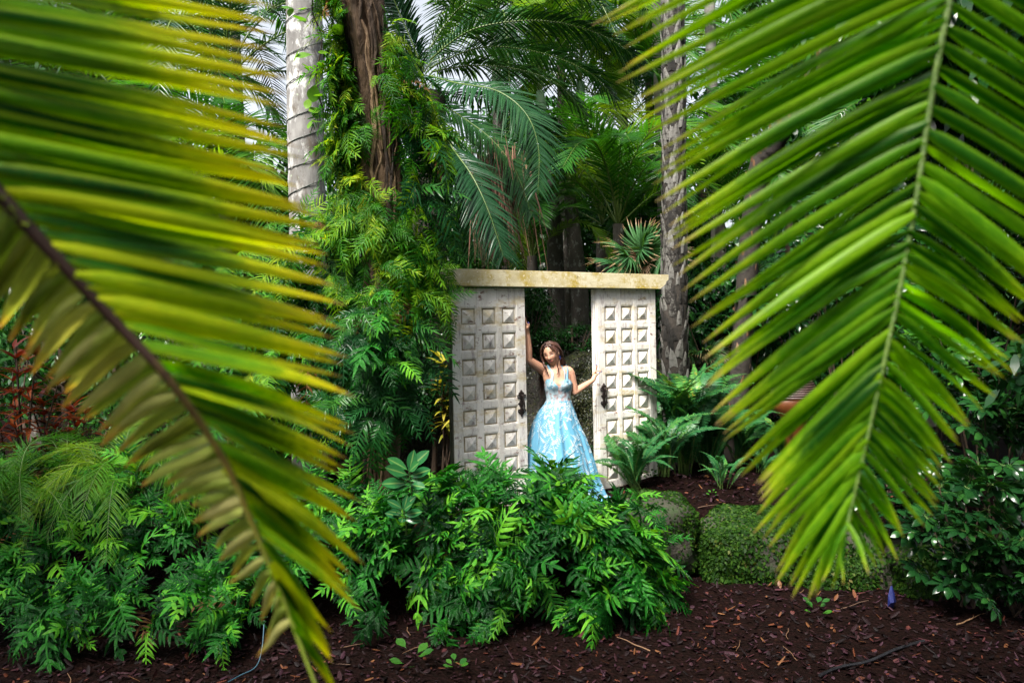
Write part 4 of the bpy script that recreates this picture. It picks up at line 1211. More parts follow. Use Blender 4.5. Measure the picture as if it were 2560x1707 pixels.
# date palm with long dark arching fronds, its trunk hidden behind the fern-grown tree
DPY = 10.4
dpc = at(1065, 235, DPY)
dp = thing('date_palm', 'big palm with long dark arching fronds above the doorway', 'palm', (dpc[0], dpc[1], gz(dpc[0], dpc[1])))
db = np.array(dp.location)
trunk_obj(dp, np.array([db, at(1075, 600, DPY), dpc]) - db, [0.24, 0.22, 0.24], 'bark_boot', 0, 20)
FR = [
    [(1075, 150, DPY), (1180, 75, DPY - .2), (1330, 52, DPY - .3), (1460, 72, DPY - .4), (1560, 120, DPY - .5), (1600, 175, DPY - .5)],
    [(1075, 190, DPY), (1140, 208, DPY - .6), (1243, 228, DPY - 1.0), (1315, 285, DPY - 1.2), (1346, 370, DPY - 1.3), (1345, 475, DPY - 1.4)],
    [(1075, 260, DPY), (1125, 360, DPY - .8), (1180, 440, DPY - 1.2), (1222, 530, DPY - 1.4), (1258, 640, DPY - 1.5)],
    [(1075, 170, DPY), (1200, 120, DPY + .3), (1340, 130, DPY + .5), (1470, 180, DPY + .5), (1540, 250, DPY + .4)],
    [(1080, 180, DPY), (1180, 165, DPY + .2), (1300, 175, DPY), (1400, 215, DPY - .2), (1465, 290, DPY - .3)],
    [(1075, 120, DPY), (1150, 20, DPY), (1280, -40, DPY - .3), (1420, -30, DPY - .6), (1540, 40, DPY - .8)],
    [(1070, 240, DPY), (1150, 290, DPY + .1), (1230, 350, DPY), (1290, 430, DPY - .1), (1330, 540, DPY - .2)],
    [(1065, 280, DPY), (1120, 400, DPY + .2), (1170, 500, DPY + .3), (1190, 640, DPY + .3)],
    [(1060, 200, DPY), (1000, 120, DPY), (900, 90, DPY + .2), (800, 130, DPY + .4)],
    [(1060, 180, DPY), (1010, 60, DPY - .1), (960, -40, DPY - .2), (860, -120, DPY - .3)],
    [(1060, 180, DPY), (1120, 100, DPY + .6), (1200, 10, DPY + 1), (1300, -60, DPY + 1.4)],
    [(1060, 240, DPY), (1000, 300, DPY + .3), (960, 420, DPY + .4), (940, 560, DPY + .4)],
    [(1075, 230, DPY), (1170, 240, DPY + .6), (1290, 260, DPY + 1.0), (1380, 330, DPY + 1.2), (1420, 430, DPY + 1.3)],
]
for q, c in enumerate(FR):
    pixel_frond(dp, db, c, (0, 0.25, 1) if q not in (1, 2, 6) else (0.35, -0.75, 0.6), 84, 0.50, 0.017, 0.30, 'phoenix', 'rachis', 700 + q, va=0.62, lift=0.1, petiole=0.05, r0=0.012)
# dead hanging skirt under its crown
sk = obj('dead_skirt', MB().blades(at(1225, 400, DPY) - db + N.normal(0, 0.10, (420, 3)) * np.array([1.5, 1, 1.2]), np.stack([N.normal(0.10, 0.10, 420), N.normal(0, 0.08, 420), np.full(420, -1.0)], -1), N.normal(0, 1, (420, 3)), N.uniform(0.6, 1.5, 420), 0.010, 4, lance, None, 0).mesh('dead_skirt', M['fibre']), dp)
sk['kind'] = 'stuff'


AREC = [palm_frond_mesh(540 + q, 1.0, 46, 0.26, 0.010, 0.5 + 0.1 * (q % 3), 0.5 + 0.15 * (q % 3), 0.22, 'areca', 'rachis', 0.75, 0.2, 0.008, 0.1, 0.14) for q in range(6)]
PHX = [palm_frond_mesh(560 + q, 1.0, 52, 0.19, 0.0062, 0.5, 0.7, 0.22, 'phoenix', 'rachis', 0.7, 0.1, 0.008, 0.1, 0.1) for q in range(4)]


def crown_fronds(t, c, n, size, meshes, up0=0.1, up1=1.3, az0=0.0):
    for q in range(n):
        a = az0 + q * 2.39996
        e = up1 + (up0 - up1) * (q + 0.5) / n
        obj('frond', R.choice(meshes), t, m=frame(c, (math.cos(a), math.sin(a), e), (-math.cos(a) * 0.25, -math.sin(a) * 0.25, 1), size * R.uniform(0.85, 1.12)))


def slim_palm(label, pts, r, crown=None, nf=0, size=1.8, shaft=None, mat='bark_ring', meshes=None, group=None, up0=-0.2, rings=3):
    P = np.array([at(*c) for c in pts])
    g = gz(P[0, 0], P[0, 1])
    P[0, 2] = g - 0.05
    t = thing('palm_tree', label, 'palm', (P[0, 0], P[0, 1], g), group)
    b = np.array(t.location)
    trunk_obj(t, P - b, r, mat, rings, 16, 90)
    if shaft:
        S = np.array([at(*c) for c in shaft]) - b
        rs = r[-1]
        obj('crownshaft', MB().tube(spline(S, 14), np.interp(np.linspace(0, 1, 14), [0, .25, 1], [rs * 1.0, rs * 1.25, rs * 0.7]), 14).mesh('crownshaft', M['shaft']), t)
    if nf:
        crown_fronds(t, at(*crown) - b, nf, size, meshes or AREC, up0, 1.4)
    return t


BY = 13.5
slim_palm('slender palm with a green crownshaft rising nearest the arching dark frond', [(1390, 880, BY), (1388, 620, BY), (1372, 450, BY), (1364, 355, BY)], [0.16, 0.14, 0.11, 0.09], (1350, 232, BY), 9, 2.0, [(1364, 360, BY), (1358, 300, BY), (1350, 228, BY)], up0=-0.25)
slim_palm('slender palm with brown ringed trunk below its green crownshaft', [(1424, 880, BY + .6), (1420, 620, BY + .6), (1432, 470, BY + .6), (1440, 370, BY + .6)], [0.14, 0.13, 0.12, 0.10], (1450, 200, BY + .6), 10, 2.1, [(1439, 372, BY + .6), (1446, 300, BY + .6), (1452, 205, BY + .6)], up0=-0.3)
slim_palm('speckled dark palm trunk at the right of the clump seen through the doorway', [(1452, 880, BY - .4), (1450, 760, BY - .4), (1440, 640, BY - .4), (1425, 490, BY - .4)], [0.16, 0.15, 0.13, 0.10], (1425, 480, BY - .4), 8, 1.7, None, up0=-0.2)
slim_palm('short palm stem behind the beam with low feathery fronds', [(1512, 880, 15), (1508, 700, 15), (1508, 590, 15)], [0.15, 0.14, 0.12], (1505, 560, 15), 10, 1.9, None, up0=-0.2)
slim_palm('thin pale ringed palm trunk far behind the leaf-scarred palm', [(1795, 950, 15), (1790, 500, 15), (1780, 200, 15), (1772, -60, 15)], [0.13, 0.105, 0.10, 0.10], None, 0, 1, None, 'bark_pale', rings=5)
slim_palm('thin pale trunk glimpsed just beside the leaf-scarred palm', [(1662, 950, 15.5), (1655, 500, 15.5), (1645, 150, 15.5), (1640, -60, 15.5)], [0.12, 0.10, 0.10, 0.10], None, 0, 1, None, 'bark_pale', rings=5)

# extra fronds of the clump, placed where they show
for lab, px, py, Y, nf, sz, up0 in (('bright feathery palm lit from above beside the leaf-scarred palm', 1545, 560, 12.0, 16, 2.0, -0.1), ('bright feathery palm high behind the crownshafts', 1560, 300, 16.5, 16, 2.6, -0.3), ('feathery palm behind the beam between the doors', 1330, 640, 12.6, 12, 1.5, -0.1), ('feathery palm at the back above the leaf-scarred trunk', 1620, 120, 18, 16, 3.0, -0.4), ('tall feathery palm whose crown fills the top centre', 1400, 90, 16, 16, 2.8, -0.4), ('feathery palm in the dusk behind the green hanging frond', 1800, 560, 13, 14, 2.2, -0.2), ('feathery palm high behind the green hanging frond', 2020, 330, 15, 15, 2.8, -0.3), ('feathery palm behind the yellowing frond beside the pale trunk', 560, 520, 12, 14, 2.0, -0.3), ('feathery palm at the back far behind the yellowing frond', 330, 300, 14, 16, 2.8, -0.3), ('feathery palm low behind the yellowing frond', 420, 640, 11, 14, 2.0, -0.2), ('tall feathery palm above the pale wound trunk', 590, 90, 15, 12, 2.2, -0.4), ('dark-leaved palm filling the sky beside the pale wound trunk', 560, 200, 13, 16, 2.6, -0.3), ('dark-leaved palm behind the arching date palm fronds', 1240, 150, 14, 16, 2.8, -0.4), ('feathery palm behind the shrubs at the dark side', 2300, 500, 12, 14, 2.4, -0.2), ('feathery palm at the photo edge behind the red shrubs', 60, 620, 12, 14, 2.3, -0.2)):
    c = at(px, py, Y)
    g = gz(c[0], c[1])
    t = thing('feather_palm', lab, 'palm', (c[0], c[1], g))
    trunk_obj(t, np.array([(0.1, 0, -0.05), (0.03, 0, (c[2] - g) * 0.5), (0, 0, c[2] - g)]), [0.13, 0.10, 0.08], 'bark_ring', 3, 14)
    crown_fronds(t, (0, 0, c[2] - g - 0.03), nf, sz, PHX if 'dark-leaved' in lab else AREC, up0, 1.3, R.uniform(0, 6))


# leaf-scarred palms: every old leaf base is a piece of its own
def boot_palm(label, pts, r, nb, bl, matb, mat='bark_boot', seed=1, dens=1.0):
    P = np.array([at(*c) for c in pts])
    g = gz(P[0, 0], P[0, 1])
    t = thing('scarred_palm', label, 'palm', (P[0, 0], P[0, 1], g))
    b = np.array(t.location)
    P[0, 2] = g - 0.05
    pth = spline(P - b, 80)
    rr = np.interp(np.linspace(0, 1, 80), np.linspace(0, 1, len(r)), r)
    obj('trunk', MB().tube(pth, rr, 18, 0.5, 0, True, 1 + N.normal(0, 0.03, (80, 18))).mesh('trunk', M[mat]), t)
    kinds = []
    for q in range(5):
        w = R.uniform(0.8, 1.2)
        v = np.array([(-.20 * w, 0, 0), (.20 * w, 0, 0), (.18 * w, .05, .45), (.07, .10, 1.0 + R.uniform(-.15, .1)), (-.07, .11, .95 + R.uniform(-.15, .1)), (-.18 * w, .05, .45), (0, .07, 0.1), (0, .13, .5), (0, .14, .95)])
        f = [(0, 6, 7, 5), (6, 1, 2, 7), (5, 7, 8, 4), (7, 2, 3, 8)]
        vb = v * np.array([0.9, 0.25, 1.0]) - np.array([0, 0.06, 0])
        f2 = [(0, 5, 2, 1), (5, 4, 3, 2)]
        mb_ = MB().add(v, np.array(f), None, R.random())
        mb_.add(vb, np.array(f2), None, 0.1)
        rim = [(4, 8, 3, 3)]
        kinds.append(mb_.mesh('leaf_base', M[matb], False))
    k = 0
    for q in range(nb):
        h = (q + 0.5) / nb
        a = q * 2.39996
        if math.sin(a) > 0.45:
            continue
        i_ = min(79, int(h * 79))
        c = pth[i_] + np.array([math.cos(a), math.sin(a), 0]) * rr[i_] * 0.96
        m_ = frame(c, (math.cos(a), math.sin(a), 0.0), (R.gauss(0, 0.12), R.gauss(0, 0.12), 1), bl * R.uniform(0.75, 1.25))
        obj('leaf_base', R.choice(kinds), t, m=m_)
    return t, b, pth


sp, sb, spth = boot_palm('tall palm trunk patterned with pale and dark leaf scars right of the doors', [(1692, 1180, 9.4), (1686, 800, 9.4), (1685, 500, 9.4), (1684, 200, 9.4), (1680, -140, 9.4)], [0.16, 0.145, 0.125, 0.125, 0.12], 460, 0.19, 'boot')
lp, lb, lpth = boot_palm('leaning brown palm trunk seen between the leaflets of the green frond', [(1830, 760, 9.9), (1885, 500, 9.6), (1935, 360, 9.4), (2020, 230, 9.2), (2120, 60, 9.0)], [0.13, 0.12, 0.12, 0.12, 0.11], 170, 0.13, 'boot_brown', seed=3)

# fan palm
FAN = [fan_mesh(600 + q) for q in range(3)]
FAN_D = [fan_mesh(610 + q, 30, 'fan_dead', 2.0) for q in range(2)]
fc = at(1600, 690, 10.6)
t = thing('fan_palm', 'fan palm with silvery drooping fans and some dry ones above the beam end', 'palm', (fc[0], fc[1], gz(fc[0], fc[1])))
b = np.array(t.location)
trunk_obj(t, np.array([(0.05, 0, 0), (0, 0, fc[2] - b[2])]), [0.08, 0.07], 'bark_boot', 0, 12, 20)
for px, py, dx, up_, s_, dead in ((1590, 600, -0.7, 0.5, 0.85, 0), (1625, 560, 0.2, 0.9, 0.85, 0), (1560, 650, -1.2, 0.2, 0.8, 0), (1640, 640, 0.9, 0.4, 0.8, 0), (1580, 560, -0.6, 1.0, 0.5, 1), (1610, 500, 0.1, 1.3, 0.8, 0), (1625, 610, 0.4, 0.4, 0.45, 1), (1560, 560, -1.0, 0.8, 0.7, 0), (1600, 660, -0.2, -0.1, 0.45, 1), (1650, 560, 1.1, 0.9, 0.8, 0)):
    obj('fan_leaf', R.choice(FAN_D if dead else FAN), t, m=frame(fc - b, (dx, -0.8, up_), (R.gauss(0, .2), -0.6, 0.8), s_))
fc = at(1745, 870, 10.2)
t = thing('fan_palm', 'small blue-green fan palm low behind the tall sword fern', 'palm', (fc[0], fc[1], gz(fc[0], fc[1])))
b = np.array(t.location)
trunk_obj(t, np.array([(0.03, 0, 0), (0, 0, fc[2] - b[2] - 0.15)]), [0.05, 0.05], 'bark_boot', 0, 12, 20)
for q in range(8):
    a = q * 2.4
    obj('fan_leaf', R.choice(FAN), t, m=frame((0, 0, fc[2] - b[2] - 0.2), (math.cos(a), -0.7 + 0.5 * math.sin(a), 0.5), (0, -0.5, 0.9), 0.5 * R.uniform(0.8, 1.1)))

# ------------------------------------------------------------------ umbrella-leaved shrubs at the dark side
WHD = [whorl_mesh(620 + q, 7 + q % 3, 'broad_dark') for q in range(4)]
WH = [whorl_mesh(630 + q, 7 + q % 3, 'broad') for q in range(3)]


def whorl_shrub(label, px, py, Y, w, h, n, s, meshes, group=None):
    c = at(px, py, Y)
    g = min(gz(c[0], c[1]), c[2] - 0.1)
    t = thing('umbrella_shrub', label, 'shrub', (c[0], c[1], g), group)
    hz = c[2] - g
    for q in range(7):
        tip = np.array([R.gauss(0, w * 0.4), R.gauss(0, 0.2), hz + R.uniform(-0.3, 0.5) * h])
        obj('stem', MB().tube(spline([(R.gauss(0, .04), R.gauss(0, .04), 0), tip * 0.5, tip], 10), np.linspace(0.012, 0.006, 10), 5).mesh('stem', M['twig']), t)
    for q in range(n):
        a = R.uniform(0, 6.28); u = R.uniform(-1, 1)
        d = Vector((math.cos(a) * math.sqrt(1 - u * u), -abs(math.sin(a)) * math.sqrt(1 - u * u), u))
        k_ = R.uniform(0.45, 1.0)
        pos = (d.x * w * k_, d.y * 0.5 * k_, hz + d.z * h * k_)
        obj('leaf_whorl', R.choice(meshes), t, m=frame(pos, (d.x + R.gauss(0, .4), d.y - 0.3, 0.35 + R.gauss(0, 0.4)), (R.gauss(0, .3), -0.55, 0.8), s * R.uniform(0.75, 1.2)))
    return t


whorl_shrub('umbrella-leaved shrub at the photo edge level with the frond tip', 2420, 1300, 6.3, 0.55, 0.55, 110, 0.20, WHD)
whorl_shrub('umbrella-leaved shrub directly behind the lower leaflets of the green frond', 2240, 1200, 7.0, 0.5, 0.5, 85, 0.19, WHD)
whorl_shrub('umbrella-leaved shrub highest at the dark edge of the photo', 2480, 1010, 6.9, 0.6, 0.5, 90, 0.21, WHD)
whorl_shrub('umbrella-leaved shrub with the lightest leaves above the dark hollow', 2300, 900, 7.3, 0.5, 0.35, 40, 0.21, WH)
whorl_shrub('umbrella-leaved shrub in the corner above the mossy boulder', 2540, 1400, 6.1, 0.5, 0.4, 70, 0.19, WHD)
whorl_shrub('umbrella-leaved shrub at the height of the leaning trunk', 2120, 620, 9.0, 0.8, 0.7, 70, 0.27, WHD)
whorl_shrub('umbrella-leaved shrub between the leaning trunk and the pale thin trunk', 1850, 760, 10.2, 0.8, 0.6, 70, 0.25, WHD)
whorl_shrub('umbrella-leaved shrub behind the side leaflets at the upper dark edge', 2450, 640, 8.5, 0.9, 0.7, 46, 0.27, WHD)

# ------------------------------------------------------------------ trees and bushes that close the garden off
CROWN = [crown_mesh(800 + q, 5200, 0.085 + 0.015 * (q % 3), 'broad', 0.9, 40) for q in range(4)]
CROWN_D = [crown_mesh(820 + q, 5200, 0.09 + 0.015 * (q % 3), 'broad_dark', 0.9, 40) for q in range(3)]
LIMB = []
for q in range(2):
    mb = MB().tube(spline([(0, 0, -1), (0.04, 0, -0.5), (0, 0.02, 0.1)], 12), np.linspace(0.06, 0.03, 12), 8)
    for k in range(6):
        a = k * 1.1
        mb.tube(spline([(0.01, 0, -0.45 + 0.05 * k), (0.25 * math.cos(a), 0.25 * math.sin(a), -0.15), (0.55 * math.cos(a), 0.55 * math.sin(a), 0.08)], 8), np.linspace(0.025, 0.008, 8), 5)
    LIMB.append(mb.mesh('trunk', M['twig']))


def leafy_tree(label, px, py, Y, rx, rz, meshes, cat='tree', group='leafy trees and bushes closing the garden'):
    c = at(px, py, Y)
    g = gz(c[0], c[1])
    t = thing('leafy_tree' if cat == 'tree' else 'leafy_bush', label, cat, (c[0], c[1], g), group)
    h = c[2] - g
    obj('trunk', R.choice(LIMB), t, m=Matrix.Translation((0, 0, h)) @ Matrix.Diagonal((rx * 0.8, rx * 0.8, max(h, 0.3), 1)))
    o = obj('crown', R.choice(meshes), t, m=Matrix.Translation((0, 0, h)) @ Matrix.Rotation(R.uniform(0, 6.28), 4, 'Z') @ Matrix.Diagonal((rx, rx * 0.8, rz, 1)))
    return t


for lab, px, py, Y, rx, rz, d in (
        ('bushes with long narrow leaves topping the rock wall behind the woman', 1430, 848, 11.0, 0.6, 0.24, 1),
        ('bush on the rock wall behind the raised arm', 1315, 800, 11.6, 0.55, 0.6, 0),
        ('bush behind the left part of the doorway above the wall', 1240, 780, 12.2, 0.8, 0.7, 1),
        ('dark bush low behind the scarred palm', 1760, 780, 11.5, 1.0, 0.9, 1),
        ('dark bush behind the leaning trunk', 1990, 800, 11.0, 1.3, 1.2, 1),
        ('dark bush in the hollow at the dark side', 2250, 780, 9.8, 1.2, 1.1, 1),
        ('dark tree above the dark hollow', 2400, 420, 10.5, 1.6, 1.5, 1),
        ('dark tree behind the top of the green frond', 2150, 260, 13.0, 2.0, 1.6, 1),
        ('dark bush at the very edge beyond the umbrella shrubs', 2560, 860, 8.6, 1.0, 1.2, 1),
        ('tree at the top corner on the dark side', 2540, 120, 11.0, 1.7, 1.7, 1),
        ('tree behind the top corner of the dark side', 2420, 180, 14.0, 2.4, 2.2, 1),
        ('dark bush closing the gap under the leaning trunk', 2080, 1000, 10.5, 1.1, 0.7, 1),
        ('bush far behind the yellowing frond low down', 500, 820, 10.5, 1.3, 1.0, 0),
        ('bush behind the red shrubs', 150, 900, 10.0, 1.4, 1.1, 1),
        ('bush behind the yellowing frond in the middle', 250, 620, 12.5, 1.8, 1.4, 1),
        ('tree behind the yellowing frond at half height', 560, 560, 13.5, 1.6, 1.6, 0),
        ('tree at the edge behind the yellowing frond', 40, 380, 13.0, 2.0, 1.8, 1),
        ('tree behind the pale wound trunk', 820, 560, 13.5, 1.6, 1.8, 0),
        ('tree behind the fern-grown trunk', 1020, 620, 13.0, 1.5, 1.5, 0),
        ('bush beside the carved door behind the trunk ferns', 1080, 960, 9.6, 0.75, 0.6, 1),
        ('low bush behind the trunk ferns', 960, 840, 9.8, 0.8, 0.8, 1),
        ('bush behind the fern bank', 700, 1000, 9.2, 1.0, 0.7, 1),
        ('bush at the top of the fern bank', 380, 1030, 9.0, 1.1, 0.6, 0),
        ('tall tree far behind the crownshafts', 1300, 420, 19, 2.4, 2.2, 0),
        ('sunlit tree far behind the beam', 1560, 640, 17, 2.2, 1.6, 0),
        ('tree far behind the scarred palm', 1750, 420, 18, 2.2, 2.4, 0),
        ('tree at the top far behind the pale thin trunk', 1960, 120, 19, 2.4, 2.0, 0),
        ('tree at the top far behind the yellowing frond', 260, 150, 19, 2.2, 1.8, 0),
        ('tree in the far corner behind the yellowing frond', 80, 60, 18, 2.4, 2.2, 1)):
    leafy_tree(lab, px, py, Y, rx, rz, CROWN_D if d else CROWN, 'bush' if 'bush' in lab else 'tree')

# tall trees added beside and behind the view to cast shade on the path and the dark side (x, y, z of the crown, radius, foot of the trunk)
for lab, x, y, z, r_, fx, fy in (('tall dark tree leaning in over the upper dark corner, added for shade', 5.1, 5.2, 4.7, 1.9, 5.6, 5.0), ('tall dark tree beyond the photo edge beside the umbrella shrubs, added for shade', 5.6, 8.2, 5.6, 2.2, 6.6, 8.4), ('tall dark tree beyond the photo edge nearest the camera, added for shade', 4.6, 2.2, 4.6, 2.0, 4.8, 2.2), ('dark tree beyond the photo edge at shrub height, added for shade', 5.0, 5.6, 2.0, 1.5, 5.4, 5.8), ('tree beside the view beyond the fern bank, added for shade', -7.4, 2.2, 5.6, 2.5, -7.6, 2.0), ('tree reaching over the path just above the camera, added for shade', 0.6, -0.1, 6.4, 1.5, 2.6, -3.2), ('tree reaching over the path above the yellowing frond, added for shade', -3.4, 0.0, 6.4, 1.5, -4.8, -2.2), ('tree behind the camera over the middle of the path, added for shade', 0.0, -8.5, 6.0, 3.2, 0.0, -8.5), ('tree behind the camera towards the yellowing frond, added for shade', -6.0, -7.0, 6.0, 3.2, -6.0, -7.0), ('tree behind the camera towards the green frond, added for shade', 5.5, -7.0, 6.0, 3.2, 5.5, -7.0), ('tree beside the camera on the dark side, added for shade', 8.5, -1.5, 5.5, 3.0, 8.5, -1.5)):
    t = thing('leafy_tree', lab, 'tree', (fx, fy, gz(fx, fy)), 'leafy trees and bushes closing the garden')
    h = z - gz(fx, fy)
    dx, dy = x - fx, y - fy
    tb = MB().tube(spline([(0, 0, -0.1), (dx * 0.05, dy * 0.05, h * 0.5), (dx * 0.4, dy * 0.4, h * 0.85), (dx, dy, h)], 20), np.linspace(0.14, 0.05, 20), 10)
    for k in range(7):
        a = k * 0.9
        tb.tube(spline([(dx * 0.8, dy * 0.8, h * 0.94), (dx + 0.3 * r_ * math.cos(a), dy + 0.3 * r_ * math.sin(a), h + 0.1), (dx + 0.7 * r_ * math.cos(a), dy + 0.7 * r_ * math.sin(a), h + 0.3 * r_)], 8), np.linspace(0.04, 0.012, 8), 5)
    obj('trunk', tb.mesh('trunk', M['twig']), t)
    for k in range(2):
        obj('crown', CROWN_D[(k + R.randint(0, 2)) % 3], t, m=Matrix.Translation((dx, dy, h)) @ Matrix.Rotation(2.0 * k, 4, 'Z') @ Matrix.Scale(r_ * (1 - 0.1 * k), 4))

# the wood beyond, one mass
nf = 46000
fx = N.uniform(-24, 24, nf); fy = N.uniform(21, 29, nf)
ftop = 5.6 + 1.4 * np.sin(fx * 0.55 + 1) + 1.1 * np.sin(fx * 1.7) + 0.5 * np.sin(fx * 4.1)
fz = 0.2 + (ftop) * N.uniform(0, 1, nf) ** 0.8
p0 = np.stack([fx, fy, fz], -1)
L = N.uniform(0.2, 0.5, nf)
mb = MB().blades(p0, nrm(N.normal(0, 1, (nf, 3)) + np.array([0, -0.3, -0.3])), N.normal(0, 1, (nf, 3)), L, L * 0.26, 2, lambda t: np.array([0.2, 1.0, 0.1]), (0, 0, -0.2), 0)
fw = obj('far_wood', mb.mesh('far_wood', M['broad']))
fw['kind'] = 'stuff'
fw['label'] = 'green wood closing the view behind the garden palms'
fw['category'] = 'wood'


# ------------------------------------------------------------------ the woman in the blue dress
PY = 7.98
skin_m, nt, out = new_mat('skin')
a_ = nt.nodes.new('ShaderNodeAttribute'); a_.attribute_name = 'col'
p_ = nt.nodes.new('ShaderNodeBsdfPrincipled')
nt.links.new(a_.outputs['Color'], p_.inputs['Base Color'])
p_.inputs['Roughness'].default_value = 0.5
p_.inputs['Subsurface Weight'].default_value = 0.12
p_.inputs['Subsurface Radius'].default_value = (0.02, 0.008, 0.004)
nt.links.new(p_.outputs[0], out.inputs['Surface'])
M['skin'] = skin_m
M['hair'] = solid_mat('brown_hair', [(0.2, (0.022, 0.009, 0.008)), (0.55, (0.060, 0.026, 0.020)), (0.9, (0.16, 0.075, 0.045))], 6, 0.36, (6, 6, 1), 0.2, rndw=0.6, spec=0.5)
M['tulle'] = solid_mat('blue_tulle', [(0.25, (0.0756, 0.2592, 0.4032)), (0.75, (0.1296, 0.3384, 0.4824))], 16, 0.55, (1, 1, 0.15), 0.12, 60, dist=0.004)
M['satin'] = solid_mat('pale_blue_satin', [(0.25, (0.1275, 0.3075, 0.4275)), (0.75, (0.21, 0.39, 0.495))], 30, 0.4, None, 0.2, 60, dist=0.004)
M['lace'] = solid_mat('sheer_lace', [(0.35, (0.34, 0.20, 0.17)), (0.55, (0.46, 0.36, 0.38)), (0.7, (0.58, 0.62, 0.70))], 60, 0.5, None, 0.1)
M['embroidery'] = solid_mat('silver_white_embroidery', [(0.2, (0.306, 0.476, 0.561)), (0.8, (0.561, 0.629, 0.68))], 20, 0.4, None, 0.0, rndw=0.5)
M['gem'] = solid_mat('blue_gem', [(0.3, (0.01, 0.02, 0.12)), (0.7, (0.03, 0.05, 0.25))], 10, 0.2, None, 0.0)

feet = at(1400, 1260, PY); feet[2] = gz(feet[0], feet[1])
person = thing('person', 'woman in a sky blue ball gown leaning between the two carved doors', 'person', feet)
pb = feet.copy()


def A(px, py, Y=PY):
    return at(px, py, Y) - pb


RINGS = [(900, 1388, 0.045, 0.048, 0.0), (915, 1389, 0.050, 0.052, 0.0), (921, 1390, 0.075, 0.058, 0.0), (926, 1391, 0.125, 0.066, 0.0), (934, 1392, 0.142, 0.078, 0.0), (946, 1393, 0.142, 0.088, 0.0), (958, 1396, 0.140, 0.096, 0.0), (970, 1396, 0.130, 0.094, 0.0), (982, 1396, 0.118, 0.086, 0.0), (995, 1396, 0.112, 0.082, 0.0), (1006, 1396, 0.118, 0.088, 0.0), (1024, 1394, 0.145, 0.10, 0.0), (1045, 1393, 0.162, 0.11, 0.0), (1062, 1393, 0.160, 0.11, 0.0)]
RZ = np.array([A(c, y)[2] for y, c, *_ in RINGS])[::-1]
RXC = np.array([A(c, y)[0] for y, c, *_ in RINGS])[::-1]
RHW = np.array([r[2] for r in RINGS])[::-1]
RHD = np.array([r[3] for r in RINGS])[::-1]
BUST_Z = A(1396, 962)[2]


def torso(th, z, off=0.0):
    """surface of the torso at angle th (-pi/2 faces the camera) and height z"""
    cx_ = np.interp(z, RZ, RXC); hw = np.interp(z, RZ, RHW) + off; hd = np.interp(z, RZ, RHD) + off
    x = cx_ + hw * np.sign(np.cos(th)) * np.abs(np.cos(th)) ** 0.9
    y = hd * np.sign(np.sin(th)) * np.abs(np.sin(th)) ** 0.9
    for s in (-1, 1):
        bx = cx_ + s * 0.058
        y = y - (np.sin(th) < 0) * 0.030 * np.exp(-((x - bx) / 0.045) ** 2 - ((z - BUST_Z) / 0.045) ** 2)
    return np.stack([x, y, np.broadcast_to(z, np.shape(x))], -1)


body = MB()
zz = np.linspace(RZ[0], RZ[-1], 50); tt = np.linspace(0, 2 * np.pi, 40, endpoint=False)
TH, ZZ = np.meshgrid(tt, zz)
tv = torso(TH, ZZ).reshape(-1, 3)
i = (np.arange(49) * 40)[:, None]; j = np.arange(40)[None]; j2 = (j + 1) % 40
body.add(tv, np.stack([i + j, i + j2, i + 40 + j2, i + 40 + j], -1).reshape(-1, 4))
for base_i, zc_ in ((0, RZ[0]), (49 * 40, RZ[-1])):
    c = np.array([[np.interp(zc_, RZ, RXC), 0, zc_]])
    ids = tv[base_i:base_i + 40]
    body.add(np.concatenate([ids, c]), np.array([(q, (q + 1) % 40, 40) for q in range(40)]))


def ball(c, r_, n=14):
    c = np.asarray(c, float); r_ = np.broadcast_to(np.asarray(r_, float), (3,))
    u = np.linspace(-np.pi / 2 + 0.02, np.pi / 2 - 0.02, n); v = np.linspace(0, 2 * np.pi, 2 * n, endpoint=False)
    U, W_ = np.meshgrid(u, v, indexing='ij')
    P = np.stack([np.cos(U) * np.cos(W_), np.cos(U) * np.sin(W_), np.sin(U)], -1) * r_ + c
    i = (np.arange(n - 1) * 2 * n)[:, None]; j = np.arange(2 * n)[None]; j2 = (j + 1) % (2 * n)
    return P.reshape(-1, 3), np.stack([i + j, i + j2, i + 2 * n + j2, i + 2 * n + j], -1).reshape(-1, 4)


def limb(pts, rs, n=22):
    p = spline(pts, n); r_ = np.interp(np.linspace(0, 1, n), np.linspace(0, 1, len(rs)), rs)
    body.tube(p, r_, 14)
    for e in (0, -1):
        body.add(*ball(p[e], r_[e] * 0.98, 9))


S1, E1, W1 = A(1361, 926, 8.02), A(1321, 899, 7.90), A(1318.5, 834, 7.86)
limb([A(1376, 936, 8.02), S1, (S1 + E1) / 2 + np.array([0, 0, -0.006]), E1], [0.062, 0.056, 0.048, 0.040])
limb([E1, E1 * 0.6 + W1 * 0.4 + np.array([0.004, 0, 0]), W1], [0.040, 0.038, 0.024])
S2, E2, W2 = A(1422, 930, 8.0), A(1437, 980, 8.0), A(1482, 951, 8.12)
limb([A(1408, 930, 8.0), S2, (S2 + E2) / 2 + np.array([0.006, 0, 0]), E2], [0.058, 0.054, 0.044, 0.038])
limb([E2, E2 * 0.6 + W2 * 0.4, W2], [0.039, 0.037, 0.023])
NAILS = []


def finger(pts, r0=0.0085, r1=0.0065):
    p = spline(pts, 9)
    body.tube(p, np.linspace(r0, r1, 9), 8)
    body.add(*ball(p[-1], r1, 6)); body.add(*ball(p[0], r0, 6))
    NAILS.append(p[-1])


